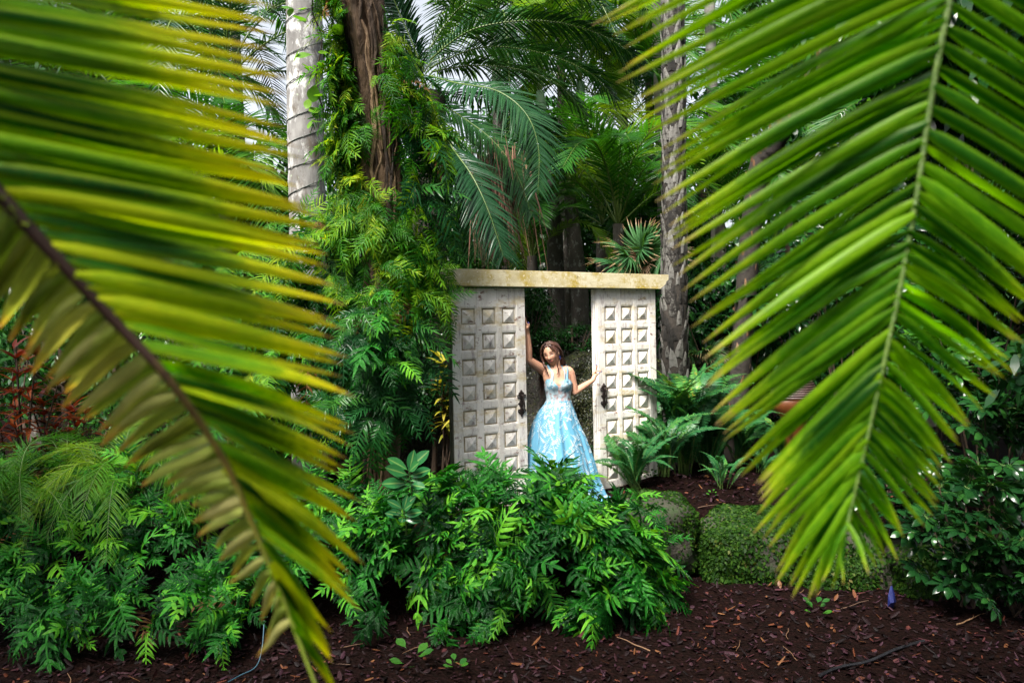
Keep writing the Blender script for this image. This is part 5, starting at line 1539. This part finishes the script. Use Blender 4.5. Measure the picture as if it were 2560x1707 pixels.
# raised hand laid along the door edge
PM = A(1317, 818, 7.845)
body.add(*ball(PM, (0.020, 0.036, 0.042), 10))
limb([W1, PM + np.array([0, 0, -0.02])], [0.024, 0.024], 6)
for k in range(4):
    yo = -0.030 + 0.020 * k
    L_ = (0.070, 0.080, 0.076, 0.060)[k]
    b0 = PM + np.array([-0.004, yo, 0.030])
    finger([b0, b0 + np.array([-0.006, -0.002, L_ * 0.5]), b0 + np.array([-0.018, -0.004, L_])])
finger([PM + np.array([0.012, -0.030, -0.010]), PM + np.array([0.022, -0.046, 0.015]), PM + np.array([0.016, -0.052, 0.045])], 0.010, 0.0075)
# other hand holding the edge of the right door
PM2 = A(1487, 936, 8.155)
body.add(*ball(PM2, (0.024, 0.026, 0.038), 10))
limb([W2, PM2 + np.array([0, 0, -0.01])], [0.023, 0.024], 6)
for k in range(4):
    b0 = PM2 + np.array([0.002 + 0.004 * k, -0.022 + 0.014 * k, 0.028])
    if k == 0:
        finger([b0 + np.array([0, 0, -0.004]), b0 + np.array([0.020, -0.016, 0.012]), b0 + np.array([0.062, -0.014, 0.002])])
    else:
        L_ = (0, 0.070, 0.074, 0.060)[k]
        finger([b0, b0 + np.array([0.006, 0.006, L_ * 0.5]), b0 + np.array([0.010, 0.014, L_])])
finger([PM2 + np.array([0.010, -0.024, -0.008]), PM2 + np.array([0.028, -0.034, 0.008]), PM2 + np.array([0.042, -0.036, 0.016])], 0.010, 0.008)
# legs under the gown
for s in (-1, 1):
    hip = np.array([np.interp(RZ[0], RZ, RXC) + s * 0.075, 0, RZ[0] + 0.05])
    limb([hip, hip * np.array([1, 1, 0.5]), np.array([s * 0.07, 0.0, 0.07])], [0.085, 0.055, 0.036])
    limb([np.array([s * 0.07, 0.02, 0.04]), np.array([s * 0.075, -0.13, 0.025])], [0.034, 0.022], 8)

# head
HC = A(1377.5, 884, 7.96)
HR = Matrix.Rotation(rad(-20), 3, 'Z') @ Matrix.Rotation(rad(9), 3, 'X') @ Matrix.Rotation(rad(-15), 3, 'Y')
HRn = np.array(HR)
u = np.linspace(-np.pi / 2 + 0.02, np.pi / 2 - 0.02, 44); v = np.linspace(0, 2 * np.pi, 72, endpoint=False)
U, W_ = np.meshgrid(u, v, indexing='ij')
S = np.stack([np.cos(U) * np.cos(W_), np.cos(U) * np.sin(W_), np.sin(U)], -1)


def head_shape(S):
    x, y, z = S[..., 0], S[..., 1], S[..., 2]
    jaw = np.where(z < 0, 1 - 0.34 * np.abs(z) ** 1.3, 1 - 0.03 * z)
    px_ = x * 0.073 * jaw
    py_ = y * 0.090 * np.where((y > 0) & (z < 0), 1 - 0.40 * np.abs(z), 1.0) * np.where((y < 0), 0.96, 1.0)
    pz_ = z * 0.114
    py_ = py_ + np.where((y < 0) & (z < 0), -0.016 * np.abs(z) ** 1.2, 0)
    f = (y < 0)
    g = lambda cx_, sx_, cz_, sz_: np.exp(-((px_ - cx_) / sx_) ** 2 - ((pz_ - cz_) / sz_) ** 2)
    py_ = py_ - f * (0.021 * g(0, 0.012, -0.034, 0.016) + 0.010 * g(0, 0.009, -0.006, 0.026) + 0.008 * g(0, 0.022, -0.066, 0.008) + 0.007 * g(0, 0.020, -0.100, 0.014) + 0.006 * (g(0.045, 0.022, -0.03, 0.02) + g(-0.045, 0.022, -0.03, 0.02)))
    py_ = py_ + f * (0.009 * (g(0.031, 0.014, 0.004, 0.010) + g(-0.031, 0.014, 0.004, 0.010)) + 0.004 * g(0, 0.02, -0.052, 0.006))
    return np.stack([px_, py_, pz_], -1)


HV = head_shape(S).reshape(-1, 3)
i = (np.arange(43) * 72)[:, None]; j = np.arange(72)[None]; j2 = (j + 1) % 72
hf = np.stack([i + j, i + j2, i + 72 + j2, i + 72 + j], -1).reshape(-1, 4)
toW = lambda p: np.asarray(p) @ HRn.T + HC
toH = lambda p: (np.asarray(p) - HC) @ HRn
body.add(toW(HV), hf)
for c_, rr_ in (((0, -0.02, 0.108), 0.02), ((0, -0.06, -0.108), 0.014)):
    pass
for s in (-1, 1):
    bv, bf = ball((s * 0.074, 0.006, -0.008), (0.010, 0.018, 0.030), 10)
    body.add(toW(bv), bf)
limb([A(1390, 925, 7.99), A(1386, 908, 7.985), HC + HRn @ np.array([0, 0.02, -0.05])], [0.052, 0.045, 0.05], 12)

tmp = bpy.data.objects.new('tmp_body', body.mesh('tmp_body', M['skin']))
C.objects.link(tmp)
md = tmp.modifiers.new('r', 'REMESH'); md.mode = 'VOXEL'; md.voxel_size = 0.0031; md.use_smooth_shade = True
ms = tmp.modifiers.new('s', 'SMOOTH'); ms.factor = 0.5; ms.iterations = 5
dg = bpy.context.evaluated_depsgraph_get()
bme = bpy.data.meshes.new_from_object(tmp.evaluated_get(dg))
bpy.data.objects.remove(tmp)
bme.name = 'body'
bme.materials.clear(); bme.materials.append(M['skin'])
nv = len(bme.vertices)
co = np.empty(nv * 3); bme.vertices.foreach_get('co', co); co = co.reshape(-1, 3)
col = np.tile(np.array([0.49, 0.265, 0.175]), (nv, 1))
hl = toH(co)
fr = (hl[:, 1] < -0.02) & (np.abs(hl[:, 2]) < 0.13)
mask = lambda cx_, sx_, cz_, sz_: (np.exp(-(np.abs((hl[:, 0] - cx_) / sx_) ** 4) - (np.abs((hl[:, 2] - cz_) / sz_) ** 4)) * fr)[:, None]


def paint(m_, c_):
    global col
    col = col * (1 - m_) + np.array(c_) * m_


paint(mask(-0.042, 0.022, -0.036, 0.016) * 0.3, (0.52, 0.20, 0.14)); paint(mask(0.042, 0.022, -0.036, 0.016) * 0.3, (0.52, 0.20, 0.14))
for s in (-1, 1):
    arch = 0.026 - 4.0 * (np.abs(hl[:, 0]) - 0.034) ** 2
    bm_k = np.exp(-((hl[:, 2] - arch) / 0.0055) ** 2) * (np.abs(hl[:, 0] - s * 0.034) < 0.021) * fr
    paint(bm_k[:, None] * 0.95, (0.035, 0.016, 0.012))
    paint(mask(s * 0.032, 0.017, 0.008, 0.008) * 0.45, (0.22, 0.10, 0.075))
    paint(mask(s * 0.033, 0.017, 0.000, 0.0062) * 0.97, (0.018, 0.010, 0.009))
paint(mask(0, 0.024, -0.063, 0.0105) * 0.95, (0.36, 0.075, 0.075))
paint(mask(0, 0.020, -0.0635, 0.0028) * 0.7, (0.20, 0.05, 0.05))
paint(mask(0.008, 0.004, -0.044, 0.003) * 0.5, (0.2, 0.09, 0.06)); paint(mask(-0.008, 0.004, -0.044, 0.003) * 0.5, (0.2, 0.09, 0.06))
for q in NAILS:
    dd_ = np.linalg.norm(co - q, axis=1)
    paint((dd_ < 0.0095)[:, None] * 1.0, (0.02, 0.03, 0.22))
ca = bme.attributes.new('col', 'FLOAT_COLOR', 'POINT')
ca.data.foreach_set('color', np.concatenate([col, np.ones((nv, 1))], 1).ravel().astype(np.float32))
bme.polygons.foreach_set('use_smooth', np.ones(len(bme.polygons), bool))
obj('body', bme, person)

# hair: a cap parted in the middle and long locks
hb = MB()
Sc = S.reshape(-1, 3)
capv = head_shape(S).reshape(-1, 3) * 1.0
nrm_s = nrm(capv * np.array([1 / 0.073 ** 2, 1 / 0.09 ** 2, 1 / 0.114 ** 2]))
wob = 0.011 + 0.0035 * np.sin(W_ * 17 + U * 3).reshape(-1)
capv = capv + nrm_s * wob[:, None]
fc_ = Sc[hf].mean(1)
keepf = ~((fc_[:, 1] < -0.05) & (fc_[:, 2] < 0.74 - 0.8 * np.abs(fc_[:, 0]) ** 2)) & ~((fc_[:, 2] < -0.35) & (fc_[:, 1] < 0.35))
hb.add(toW(capv), hf[keepf], None, 0.4)


def lock(pts, w, rnd, n=20, flat=1.0):
    p = spline(pts, n)
    p = p + N.normal(0, 0.0016, p.shape)
    hb.tube(p, np.interp(np.linspace(0, 1, n), [0, 0.15, 0.6, 1], [w * 0.5, w, w, w * 0.25]), 6, rnd)


for q in range(120):            # viewer's left: falls behind the raised shoulder
    y0 = R.uniform(-0.06, 0.05)
    rr_ = R.uniform(0.2, 1)
    end = A(1356 + R.gauss(2, 6), 975 + R.gauss(0, 12), 8.13 + R.gauss(0, 0.02))
    mid = A(1354 + R.gauss(0, 4), 930, 8.12 + R.gauss(0, 0.02))
    lock([toW((-0.004, y0, 0.121)), toW((-0.050, y0 * 1.1 - 0.006, 0.094 + R.gauss(0, .004))), toW((-0.083 - R.uniform(0, .008), -0.01 + y0 * 0.7, 0.02)), toW((-0.084 - R.uniform(0, .008), 0.012 + y0 * 0.6, -0.05)), toW((-0.070, 0.05 + R.uniform(0, .03), -0.10)), mid, end], R.uniform(0.0025, 0.005), R.random())
for q in range(110):            # viewer's right: behind the ear and down the back
    y0 = R.uniform(-0.05, 0.06)
    end = A(1412 + R.gauss(0, 4), 914 + R.gauss(0, 5), 8.11 + R.gauss(0, 0.02))
    lock([toW((0.004, y0, 0.121)), toW((0.050, y0 * 1.1 + 0.01, 0.096)), toW((0.082 + R.uniform(0, .008), 0.035 + y0 * 0.4, 0.04)), toW((0.084 + R.uniform(0, .01), 0.055 + R.uniform(0, .03), -0.03)), A(1404 + R.gauss(0, 3), 897, 8.09), end], R.uniform(0.0025, 0.005), R.random())
for q in range(60):            # back
    x0 = R.uniform(-0.06, 0.07)
    lock([toW((x0 * 0.6, 0.02, 0.118)), toW((x0, 0.085, 0.07)), toW((x0, 0.105, -0.02)), toW((x0, 0.09, -0.10)), A(1388 + x0 * 300, 935, 8.12), A(1388 + x0 * 320, 968 + R.gauss(0, 10), 8.13)], 0.007, R.random())
for q in range(8):             # face-framing tendrils
    j_ = R.gauss(0, 0.003)
    lock([toW((-0.010, -0.055, 0.116)), toW((-0.058 + j_, -0.074, 0.076)), toW((-0.083 + j_, -0.066, 0.01)), toW((-0.080 + j_, -0.066, -0.06)), A(1361 + R.gauss(0, 1.5), 915, 7.88), A(1367 + R.gauss(0, 1), 926, 7.88), A(1371 + R.gauss(0, 1), 940, 7.885)], 0.0042, R.random())
    lock([toW((0.008, -0.055, 0.116)), toW((0.052 + j_, -0.076, 0.078)), toW((0.080 + j_, -0.066, 0.015)), toW((0.078 + j_, -0.066, -0.06)), A(1393 + R.gauss(0, 1.2), 912, 7.885), A(1396 + R.gauss(0, 1), 924, 7.88), A(1394 + R.gauss(0, 1), 936, 7.88)], 0.0038, R.random())
obj('hair', hb.mesh('hair', M['hair']), person)

er = obj('earring', MB().tube([toW((0.080, -0.004, -0.040)), toW((0.081, -0.005, -0.055)), toW((0.080, -0.006, -0.075)), toW((0.079, -0.006, -0.082))], [0.002, 0.003, 0.006, 0.002], 8).mesh('earring', M['gem']), person)

# bodice
WAIST_Z = A(1396, 1006)[2]
ths = np.linspace(0, 2 * np.pi, 96, endpoint=False)
fa = np.abs(((ths + np.pi / 2 + np.pi) % (2 * np.pi)) - np.pi)        # angle from straight ahead
zpx = np.interp(fa, [0, 0.18, 0.45, 0.8, 1.2, 1.7, 3.15], [964, 957, 945, 946, 957, 962, 966])
ztop = np.array([A(1396, y)[2] for y in zpx])
nr = 22
BO = 0.007


def bod(th_, k, off=BO):
    zt = np.interp(th_ % (2 * np.pi), np.append(ths, 2 * np.pi), np.append(ztop, ztop[0]))
    z = WAIST_Z - 0.012 + (zt - WAIST_Z + 0.012) * k
    return torso(th_, z, off)


K_, T_ = np.meshgrid(np.linspace(0, 1, nr), ths, indexing='ij')
bv = bod(T_, K_).reshape(-1, 3)
i = (np.arange(nr - 1) * 96)[:, None]; j = np.arange(96)[None]; j2 = (j + 1) % 96
bf = np.stack([i + j, i + j2, i + 96 + j2, i + 96 + j], -1).reshape(-1, 4)
fcz = bv[bf].mean(1)
fth = np.broadcast_to(fa[None, :], (nr - 1, 96)).reshape(-1)
cup = (fth < 1.05) & (fth > 0.12) & (fcz[:, 2] > A(1396, 976)[2] - 0.012 * np.cos((fth - 0.55) * 4))
bd = MB().add(bv, bf)
bd.m[-1] = cup.astype(int)
obj('bodice', bd.mesh('bodice', [M['lace'], M['satin']]), person)
for nm, ctrl, w in (('strap', [bod(np.array(-np.pi / 2 - 0.42), 0.9, 0.010), A(1381, 935, 7.908), A(1375, 923, 7.938), A(1370, 914, 7.975), A(1370, 914, 8.03), A(1376, 938, 8.075)], 0.0115),
                    ('strap', [bod(np.array(-np.pi / 2 + 0.55), 0.9, 0.010), A(1418, 935, 7.915), A(1419, 923, 7.94), A(1416, 914, 7.985), A(1414, 917, 8.04), A(1412, 940, 8.075)], 0.0115),
                    ('strap', [bod(np.array(-np.pi / 2 + 0.45), 1.0, 0.008), A(1412, 931, 7.906), A(1407, 921, 7.935), A(1403, 914, 7.98), A(1404, 922, 8.05)], 0.005)):
    p = spline(ctrl, 26)
    T3 = nrm(np.gradient(p, axis=0))
    cen_t = np.stack([np.interp(p[:, 2], RZ, RXC), np.zeros(26), p[:, 2] - 0.03], -1)
    out_ = nrm((p - cen_t) * np.array([0.4, 1.0, 0.6]))
    sd_ = nrm(np.cross(T3, out_)) * w
    rows = np.concatenate([(p - sd_ + out_ * .003)[:, None], (p + out_ * 0.007)[:, None], (p + sd_ + out_ * .003)[:, None]], 1).reshape(-1, 3)
    i = (np.arange(25) * 3)[:, None] + np.arange(2)[None]
    obj(nm, MB().add(rows, np.stack([i, i + 1, i + 4, i + 3], -1).reshape(-1, 4)).mesh(nm, M['satin']), person)

# skirt
SK = [(1000, 1366, 1428), (1010, 1360, 1430), (1030, 1345, 1437), (1060, 1331, 1447), (1095, 1323, 1462), (1150, 1316, 1480), (1200, 1311, 1492), (1240, 1307, 1508), (1262, 1305, 1516)]
sz = np.array([A(1400, y)[2] for y, *_ in SK]); sx0 = np.array([A(a, y)[0] for y, a, b in SK]); sx1 = np.array([A(b, y)[0] for y, a, b in SK])
sz[-1] = 0.012
o_ = np.argsort(sz)
sz, sx0, sx1 = sz[o_], sx0[o_], sx1[o_]
FOLD = [(11, 0.5, 0.45), (17, 2.1, 0.38), (23, 4.0, 0.22), (7, 1.2, 0.3)]


def skirt(th_, k, off=0.0):
    z = sz[-1] + (sz[0] - sz[-1]) * k
    xl = np.interp(z, sz, sx0); xr = np.interp(z, sz, sx1)
    hw = (xr - xl) / 2; cx_ = (xr + xl) / 2
    am = 0.008 + 0.12 * np.clip(k, 0, 1) ** 0.8
    w = 0
    for f_, ph_, a_2 in FOLD:
        w = w + a_2 * np.sin(f_ * th_ + ph_ + 0.5 * np.sin(k * 3 + f_))
    w = np.sign(w) * np.abs(w) ** 0.8
    r_ = 1.0 + am * w
    hd = hw * 0.86
    return np.stack([cx_ + (hw * r_ + off) * np.cos(th_), (hd * r_ + off) * np.sin(th_), z + 0 * th_], -1)


K_, T_ = np.meshgrid(np.linspace(0, 1, 60), np.linspace(0, 2 * np.pi, 240, endpoint=False), indexing='ij')
sv = skirt(T_, K_).reshape(-1, 3)
i = (np.arange(59) * 240)[:, None]; j = np.arange(240)[None]; j2 = (j + 1) % 240
obj('skirt', MB().add(sv, np.stack([i + j, i + 240 + j, i + 240 + j2, i + j2], -1).reshape(-1, 4)).mesh('skirt', M['tulle']), person)


def sprig(mb, surf, th0, k0, L, ang, thscale, leaves, lw, kscale):
    """embroidered sprig laid on a surface given by (th, k)"""
    curv = R.gauss(0, 0.5)
    n = leaves
    u = np.linspace(0.05, 1, n)
    a = ang + curv * u
    du = np.cumsum(np.stack([np.sin(a), np.cos(a)], -1) * L / n, 0)
    for s in (-1, 1):
        la = a + s * R.uniform(0.5, 0.8)
        ll = lw * (1.15 - 0.6 * u)
        d0 = np.stack([np.sin(la), np.cos(la)], -1); d1 = np.stack([np.cos(la), -np.sin(la)], -1)
        quad = np.stack([du, du + d0 * ll[:, None] * 0.5 + d1 * ll[:, None] * 0.24, du + d0 * ll[:, None], du + d0 * ll[:, None] * 0.5 - d1 * ll[:, None] * 0.24], 1)
        th_ = th0 + quad[..., 0] / thscale; k_ = k0 - quad[..., 1] / kscale
        k_ = np.clip(k_, 0.0, 1)
        P = surf(th_, k_).reshape(-1, 3)
        mb.add(P, np.arange(n * 4).reshape(-1, 4), None, R.random())
    st_ = np.stack([du - 0.0009, du + 0.0009], 1)
    th_ = th0 + st_[..., 0] / thscale; k_ = np.clip(k0 - st_[..., 1] / kscale, 0, 1)
    P = surf(th_, k_).reshape(-1, 3)
    ii = np.arange(n - 1)[:, None] * 2
    mb.add(P, np.concatenate([ii, ii + 1, ii + 3, ii + 2], 1), None, 0.5)


em = MB()
H_sk = sz[-1]
for q in range(230):
    k0 = R.uniform(0.1, 1.0) ** 0.85
    sprig(em, lambda a, b: skirt(a, b, 0.004), R.uniform(-np.pi, 0.1), k0, R.uniform(0.07, 0.15), R.gauss(0, 0.7), 0.12 + 0.30 * k0, R.randint(5, 8), 0.017, H_sk)
for q in range(90):            # dense leaves below the waist seam
    sprig(em, lambda a, b: skirt(a, b, 0.005), R.uniform(-np.pi, 0.1), R.uniform(0.0, 0.09), R.uniform(0.03, 0.06), R.gauss(np.pi, 0.7) if R.random() < 0.3 else R.gauss(0, 0.7), 0.13, 3, 0.017, H_sk)
eo = obj('embroidery', em.mesh('embroidery', M['embroidery'], False), person)
eo['kind'] = 'stuff'
em = MB()
for q in range(95):
    sprig(em, lambda a, b: bod(a, 1 - b, 0.011), R.uniform(-np.pi - 0.2, 0.2), 1 - R.uniform(0.0, 0.72), R.uniform(0.03, 0.055), R.gauss(0, 0.8), 0.12, 4, 0.018, 0.17)
eo = obj('lace_leaves', em.mesh('lace_leaves', M['embroidery'], False), person)
eo['kind'] = 'stuff'

# ------------------------------------------------------------------ small things
# blue marker leaning at the foot of the boulder
p = at(2228, 1556, 6.25)
g = gz(p[0], p[1])
s_ = 6.25 / FPX
v = np.array([(-9, 0, 0), (7, 4, -2), (13, 0, 14), (8, -3, 34), (3, 0, 55), (-2, -1, 54), (-9, -3, 32), (-6, -9, 14), (2, -11, 16), (2, -6, 36), (1, -2, 54)]) * s_
bm = bmesh.new()
for q in v:
    bm.verts.new(q)
bmesh.ops.convex_hull(bm, input=bm.verts[:])
me = bpy.data.meshes.new('blue_marker'); bm.to_mesh(me); bm.free(); me.materials.append(M['blue'])
tag(obj('blue_marker', me, None, (p[0], p[1], g + 0.02)), 'small dark blue upright marker at the foot of the mossy stones', 'marker')
# hose on the mulch
hp = []
for px, py in ((2050, 1700), (2100, 1672), (2170, 1655), (2240, 1632), (2310, 1612)):
    d = at(px, py, 1.0) - np.array([0, 0, CAM_Z]); Yw = (LOW - CAM_Z) / d[2]; q = at(px, py, Yw); q[2] = gz(q[0], q[1]) + 0.022; hp.append(q)
hp = np.array(hp)
tag(obj('garden_hose', MB().tube(spline(hp, 30) - hp[0], 0.011, 8).mesh('garden_hose', M['hose']), None, hp[0]), 'black hose lying across the mulch in the dark corner', 'hose')
wp = np.array([at(660, 1560, 5.6), at(655, 1620, 5.5), at(640, 1665, 5.4), at(600, 1700, 5.3), at(570, 1720, 5.2)])
for q in wp[2:]:
    q[2] = max(q[2], gz(q[0], q[1]) + 0.02)
tag(obj('blue_wire', MB().tube(spline(wp, 24) - wp[0], 0.004, 6).mesh('blue_wire', M['bluewire']), None, wp[0]), 'thin pale blue wire hanging down to the mulch beside the frond tip', 'wire')

# wooden vessel glimpsed behind the frond
p = at(1985, 1040, 9.3)
t = thing('wooden_vessel', 'orange-brown rounded wooden vessel with slatted top, seen between frond leaflets', 'vessel', (p[0], p[1], gz(p[0], p[1])))
hz = p[2] - gz(p[0], p[1])
pf = [(0.10, 0.0), (0.12, hz * 0.6), (0.16, hz), (0.25, hz + 0.08), (0.27, hz + 0.16), (0.25, hz + 0.20)]
a = np.linspace(0, 2 * np.pi, 40, endpoint=False)
v = np.concatenate([np.stack([np.cos(a) * r_, np.sin(a) * r_ * 0.7, np.full(40, z_)], -1) for r_, z_ in pf])
i = (np.arange(len(pf) - 1) * 40)[:, None]; j = np.arange(40)[None]; j2 = (j + 1) % 40
obj('hull', MB().add(v, np.stack([i + j, i + j2, i + 40 + j2, i + 40 + j], -1).reshape(-1, 4)).mesh('hull', M['wood_warm']), t)
for q in range(11):
    k_ = q / 11
    rr_ = 0.26 * math.sqrt(1 - (0.93 * k_) ** 2)
    sl = np.stack([np.cos(a) * rr_, np.sin(a) * rr_ * 0.7, np.full(40, hz + 0.225 + 0.026 * q)], -1)
    obj('slat', MB().tube(np.concatenate([sl, sl[:1]]), 0.013, 6, 0.3 + 0.05 * q).mesh('slat', M['wood_dark']), t)

# ------------------------------------------------------------------ the two near palm fronds
def leaflet(parent, B, T, W, roll, bulge, mat, fold=0.75, n=12):
    t = np.linspace(0, 1, n)[:, None]
    d = T - B
    L = np.linalg.norm(d)
    dn = d / L
    view = nrm((B + T) / 2 - np.array([0, 0, CAM_Z]))
    s0 = nrm(np.cross(dn, view)); u0 = np.cross(s0, dn)
    side = s0 * math.cos(roll) + u0 * math.sin(roll)
    up = np.cross(side, dn)
    p = B + d * t + (np.array([0, 0, 1.0]) * bulge[0] + view * bulge[1]) * L * 4 * t * (1 - t) + up * (0.003 * np.sin(t * 6 + R.uniform(0, 6)))
    W = W * min(1.0, L / 0.24) ** 0.85
    w = W * (np.clip(t * 6 + 0.35, 0, 1) ** 0.8 * np.clip((1 - t) * 2.2, 0, 1) ** 0.65)
    w = np.maximum(w, 0.0006)
    rows = np.stack([p - side * w, p - up * w * fold, p + side * w], 1)
    uv = np.stack([np.repeat(t[:, 0], 3), np.tile([0, 0.5, 1.0], n)], -1)
    i = (np.arange(n - 1) * 3)[:, None] + np.arange(2)[None]
    base = np.array(parent.location)
    mb = MB().add((rows - base).reshape(-1, 3), np.stack([i, i + 1, i + 4, i + 3], -1).reshape(-1, 4), uv, R.random())
    return obj('leaflet', mb.mesh('leaflet', M[mat]), parent)


def tab(tb, n):
    tb = np.array(tb, float)
    u = np.linspace(0, len(tb) - 1, n)
    return np.stack([np.interp(u, np.arange(len(tb)), tb[:, k]) for k in range(tb.shape[1])], -1)


# left: rows are base px, base py, base depth, tip px, tip py, tip depth
lf = [(-560, -180, .66, 640, -60, .92), (-470, -75, .67, 690, 70, .92), (-397, 13, .68, 705, 205, .93), (-310, 118, .69, 715, 330, .93), (-210, 238, .70, 735, 430, .94), (-120, 346, .71, 770, 520, .95), (-30, 454, .72, 815, 620, .95), (70, 565, .74, 850, 710, .96), (190, 695, .76, 855, 835, .97), (290, 805, .78, 870, 950, .98), (420, 945, .80, 882, 1100, 1.0), (490, 1030, .82, 868, 1190, 1.0), (560, 1150, .84, 895, 1375, 1.0), (612, 1255, .86, 885, 1480, 1.0), (680, 1420, .88, 842, 1645, 1.0), (735, 1560, .90, 815, 1735, 1.0)]
rach = [(-640, -280, .65), (-397, 13, .68), (-120, 346, .71), (70, 565, .74), (290, 805, .78), (430, 958, .80), (560, 1150, .84), (640, 1330, .87), (720, 1530, .90), (800, 1740, .92)]
f0 = at(-640, -280, .65)
fr = thing('palm_frond', 'yellowing palm frond with brown stalk hanging close in front of the camera', 'frond', f0)
rp_ = spline(np.array([at(*c) for c in rach]), 60) - f0
obj('rachis', MB().tube(rp_, np.interp(np.linspace(0, 1, 60), [0, .3, .6, 1], [0.010, 0.007, 0.0042, 0.0018]), 10).mesh('rachis', M['rachis_dark']), fr)
T_ = tab(lf, 54)
for q, r_ in enumerate(T_):
    B = at(r_[0] + R.gauss(0, 4), r_[1] + R.gauss(0, 4), r_[2]); Tt = at(r_[3] + R.gauss(0, 18), r_[4] + R.gauss(0, 10), r_[5] + R.gauss(0, 0.03))
    leaflet(fr, B, Tt, R.uniform(0.0066, 0.0098), R.gauss(0.3, 0.4), (R.gauss(0.012, 0.008), R.gauss(0.0, 0.012)), 'near_l')
ll = [(-180, 275, .69, -330, 520, .85), (-60, 420, .71, -160, 640, .88), (0, 490, .72, -95, 720, .90), (75, 570, .735, -40, 770, .92), (150, 650, .75, 40, 815, .94), (230, 740, .77, 95, 905, .96), (300, 815, .78, 155, 940, .98), (380, 900, .795, 235, 1040, 1.0), (450, 980, .81, 295, 1090, 1.0), (515, 1075, .83, 350, 1175, 1.02), (560, 1150, .84, 410, 1205, 1.02), (600, 1235, .855, 500, 1275, 1.03), (640, 1330, .87, 540, 1400, 1.03), (685, 1440, .885, 640, 1510, 1.03), (730, 1550, .90, 668, 1640, 1.0)]
for q, r_ in enumerate(tab(ll, 50)):
    r_[3:5] = r_[0:2] + (r_[3:5] - r_[0:2]) * 1.15
    B = at(r_[0] + R.gauss(0, 3), r_[1] + R.gauss(0, 3), r_[2]); Tt = at(r_[3] + R.gauss(0, 14), r_[4] + R.gauss(0, 10), r_[5] + R.gauss(0, 0.02))
    leaflet(fr, B, Tt, R.uniform(0.0062, 0.009), R.gauss(-0.1, 0.4), (R.gauss(0.02, 0.012), R.gauss(0.0, 0.02)), 'near_l2')

# right
rach = [(2500, -520, 1.0), (2440, -240, 1.02), (2385, -40, 1.03), (2345, 150, 1.04), (2320, 300, 1.05), (2290, 500, 1.06), (2250, 720, 1.07), (2205, 930, 1.08), (2170, 1090, 1.09), (2135, 1240, 1.10), (2112, 1335, 1.10)]
f0 = at(2500, -520, 1.0)
fr = thing('palm_frond', 'fresh green palm frond hanging straight down close in front of the camera', 'frond', f0)
rp_ = spline(np.array([at(*c) for c in rach]), 70) - f0
obj('rachis', MB().tube(rp_, np.interp(np.linspace(0, 1, 70), [0, .3, .6, 1], [0.006, 0.004, 0.0032, 0.0016]), 10).mesh('rachis', M['rachis_near']), fr)
rl = [(2480, -430, 1.0, 1500, 60, 1.08), (2455, -310, 1.01, 1541, 130, 1.1), (2425, -190, 1.02, 1560, 215, 1.1), (2400, -90, 1.03, 1600, 300, 1.12), (2370, 25, 1.03, 1640, 415, 1.12), (2350, 130, 1.04, 1650, 510, 1.14), (2333, 220, 1.05, 1675, 600, 1.14), (2318, 310, 1.05, 1690, 695, 1.15), (2300, 430, 1.06, 1730, 800, 1.15), (2280, 560, 1.06, 1768, 910, 1.16), (2262, 660, 1.07, 1788, 1015, 1.16), (2240, 770, 1.07, 1800, 1100, 1.17), (2220, 865, 1.08, 1862, 1190, 1.17), (2200, 950, 1.08, 1895, 1255, 1.18), (2182, 1035, 1.09, 1902, 1335, 1.18), (2160, 1130, 1.09, 1930, 1395, 1.18), (2140, 1220, 1.1, 1980, 1492, 1.18), (2122, 1300, 1.1, 2035, 1500, 1.16), (2112, 1335, 1.1, 2112, 1468, 1.15)]
for r_ in tab(rl, 60):
    B = at(r_[0], r_[1] + R.gauss(0, 3), r_[2]); Tt = at(r_[3] + R.gauss(0, 16), r_[4] + R.gauss(0, 10), r_[5] + R.gauss(0, 0.03))
    leaflet(fr, B, Tt, R.uniform(0.0074, 0.0100), R.gauss(0.35, 0.35), (R.gauss(0.018, 0.010), R.gauss(0.0, 0.012)), 'near_r')
rr2 = [(2490, -470, 1.0, 3200, -60, 1.0), (2430, -230, 1.02, 3040, 130, 1.02), (2390, -60, 1.03, 2950, 290, 1.03), (2345, 130, 1.04, 2860, 470, 1.05), (2310, 330, 1.05, 2760, 610, 1.06), (2290, 480, 1.06, 2640, 745, 1.08), (2270, 600, 1.06, 2560, 810, 1.1), (2255, 690, 1.07, 2528, 890, 1.1), (2238, 770, 1.07, 2500, 960, 1.11), (2215, 880, 1.08, 2412, 1082, 1.12), (2197, 960, 1.08, 2365, 1155, 1.13), (2182, 1035, 1.09, 2355, 1215, 1.13), (2162, 1110, 1.09, 2325, 1305, 1.14), (2140, 1220, 1.1, 2238, 1392, 1.14), (2120, 1310, 1.1, 2172, 1432, 1.14)]
for r_ in tab(rr2, 54):
    B = at(r_[0], r_[1] + R.gauss(0, 3), r_[2]); Tt = at(r_[3] + R.gauss(0, 14), r_[4] + R.gauss(0, 10), r_[5] + R.gauss(0, 0.03))
    leaflet(fr, B, Tt, R.uniform(0.0074, 0.0100), R.gauss(-0.35, 0.35), (R.gauss(0.018, 0.010), R.gauss(0.0, 0.012)), 'near_r')
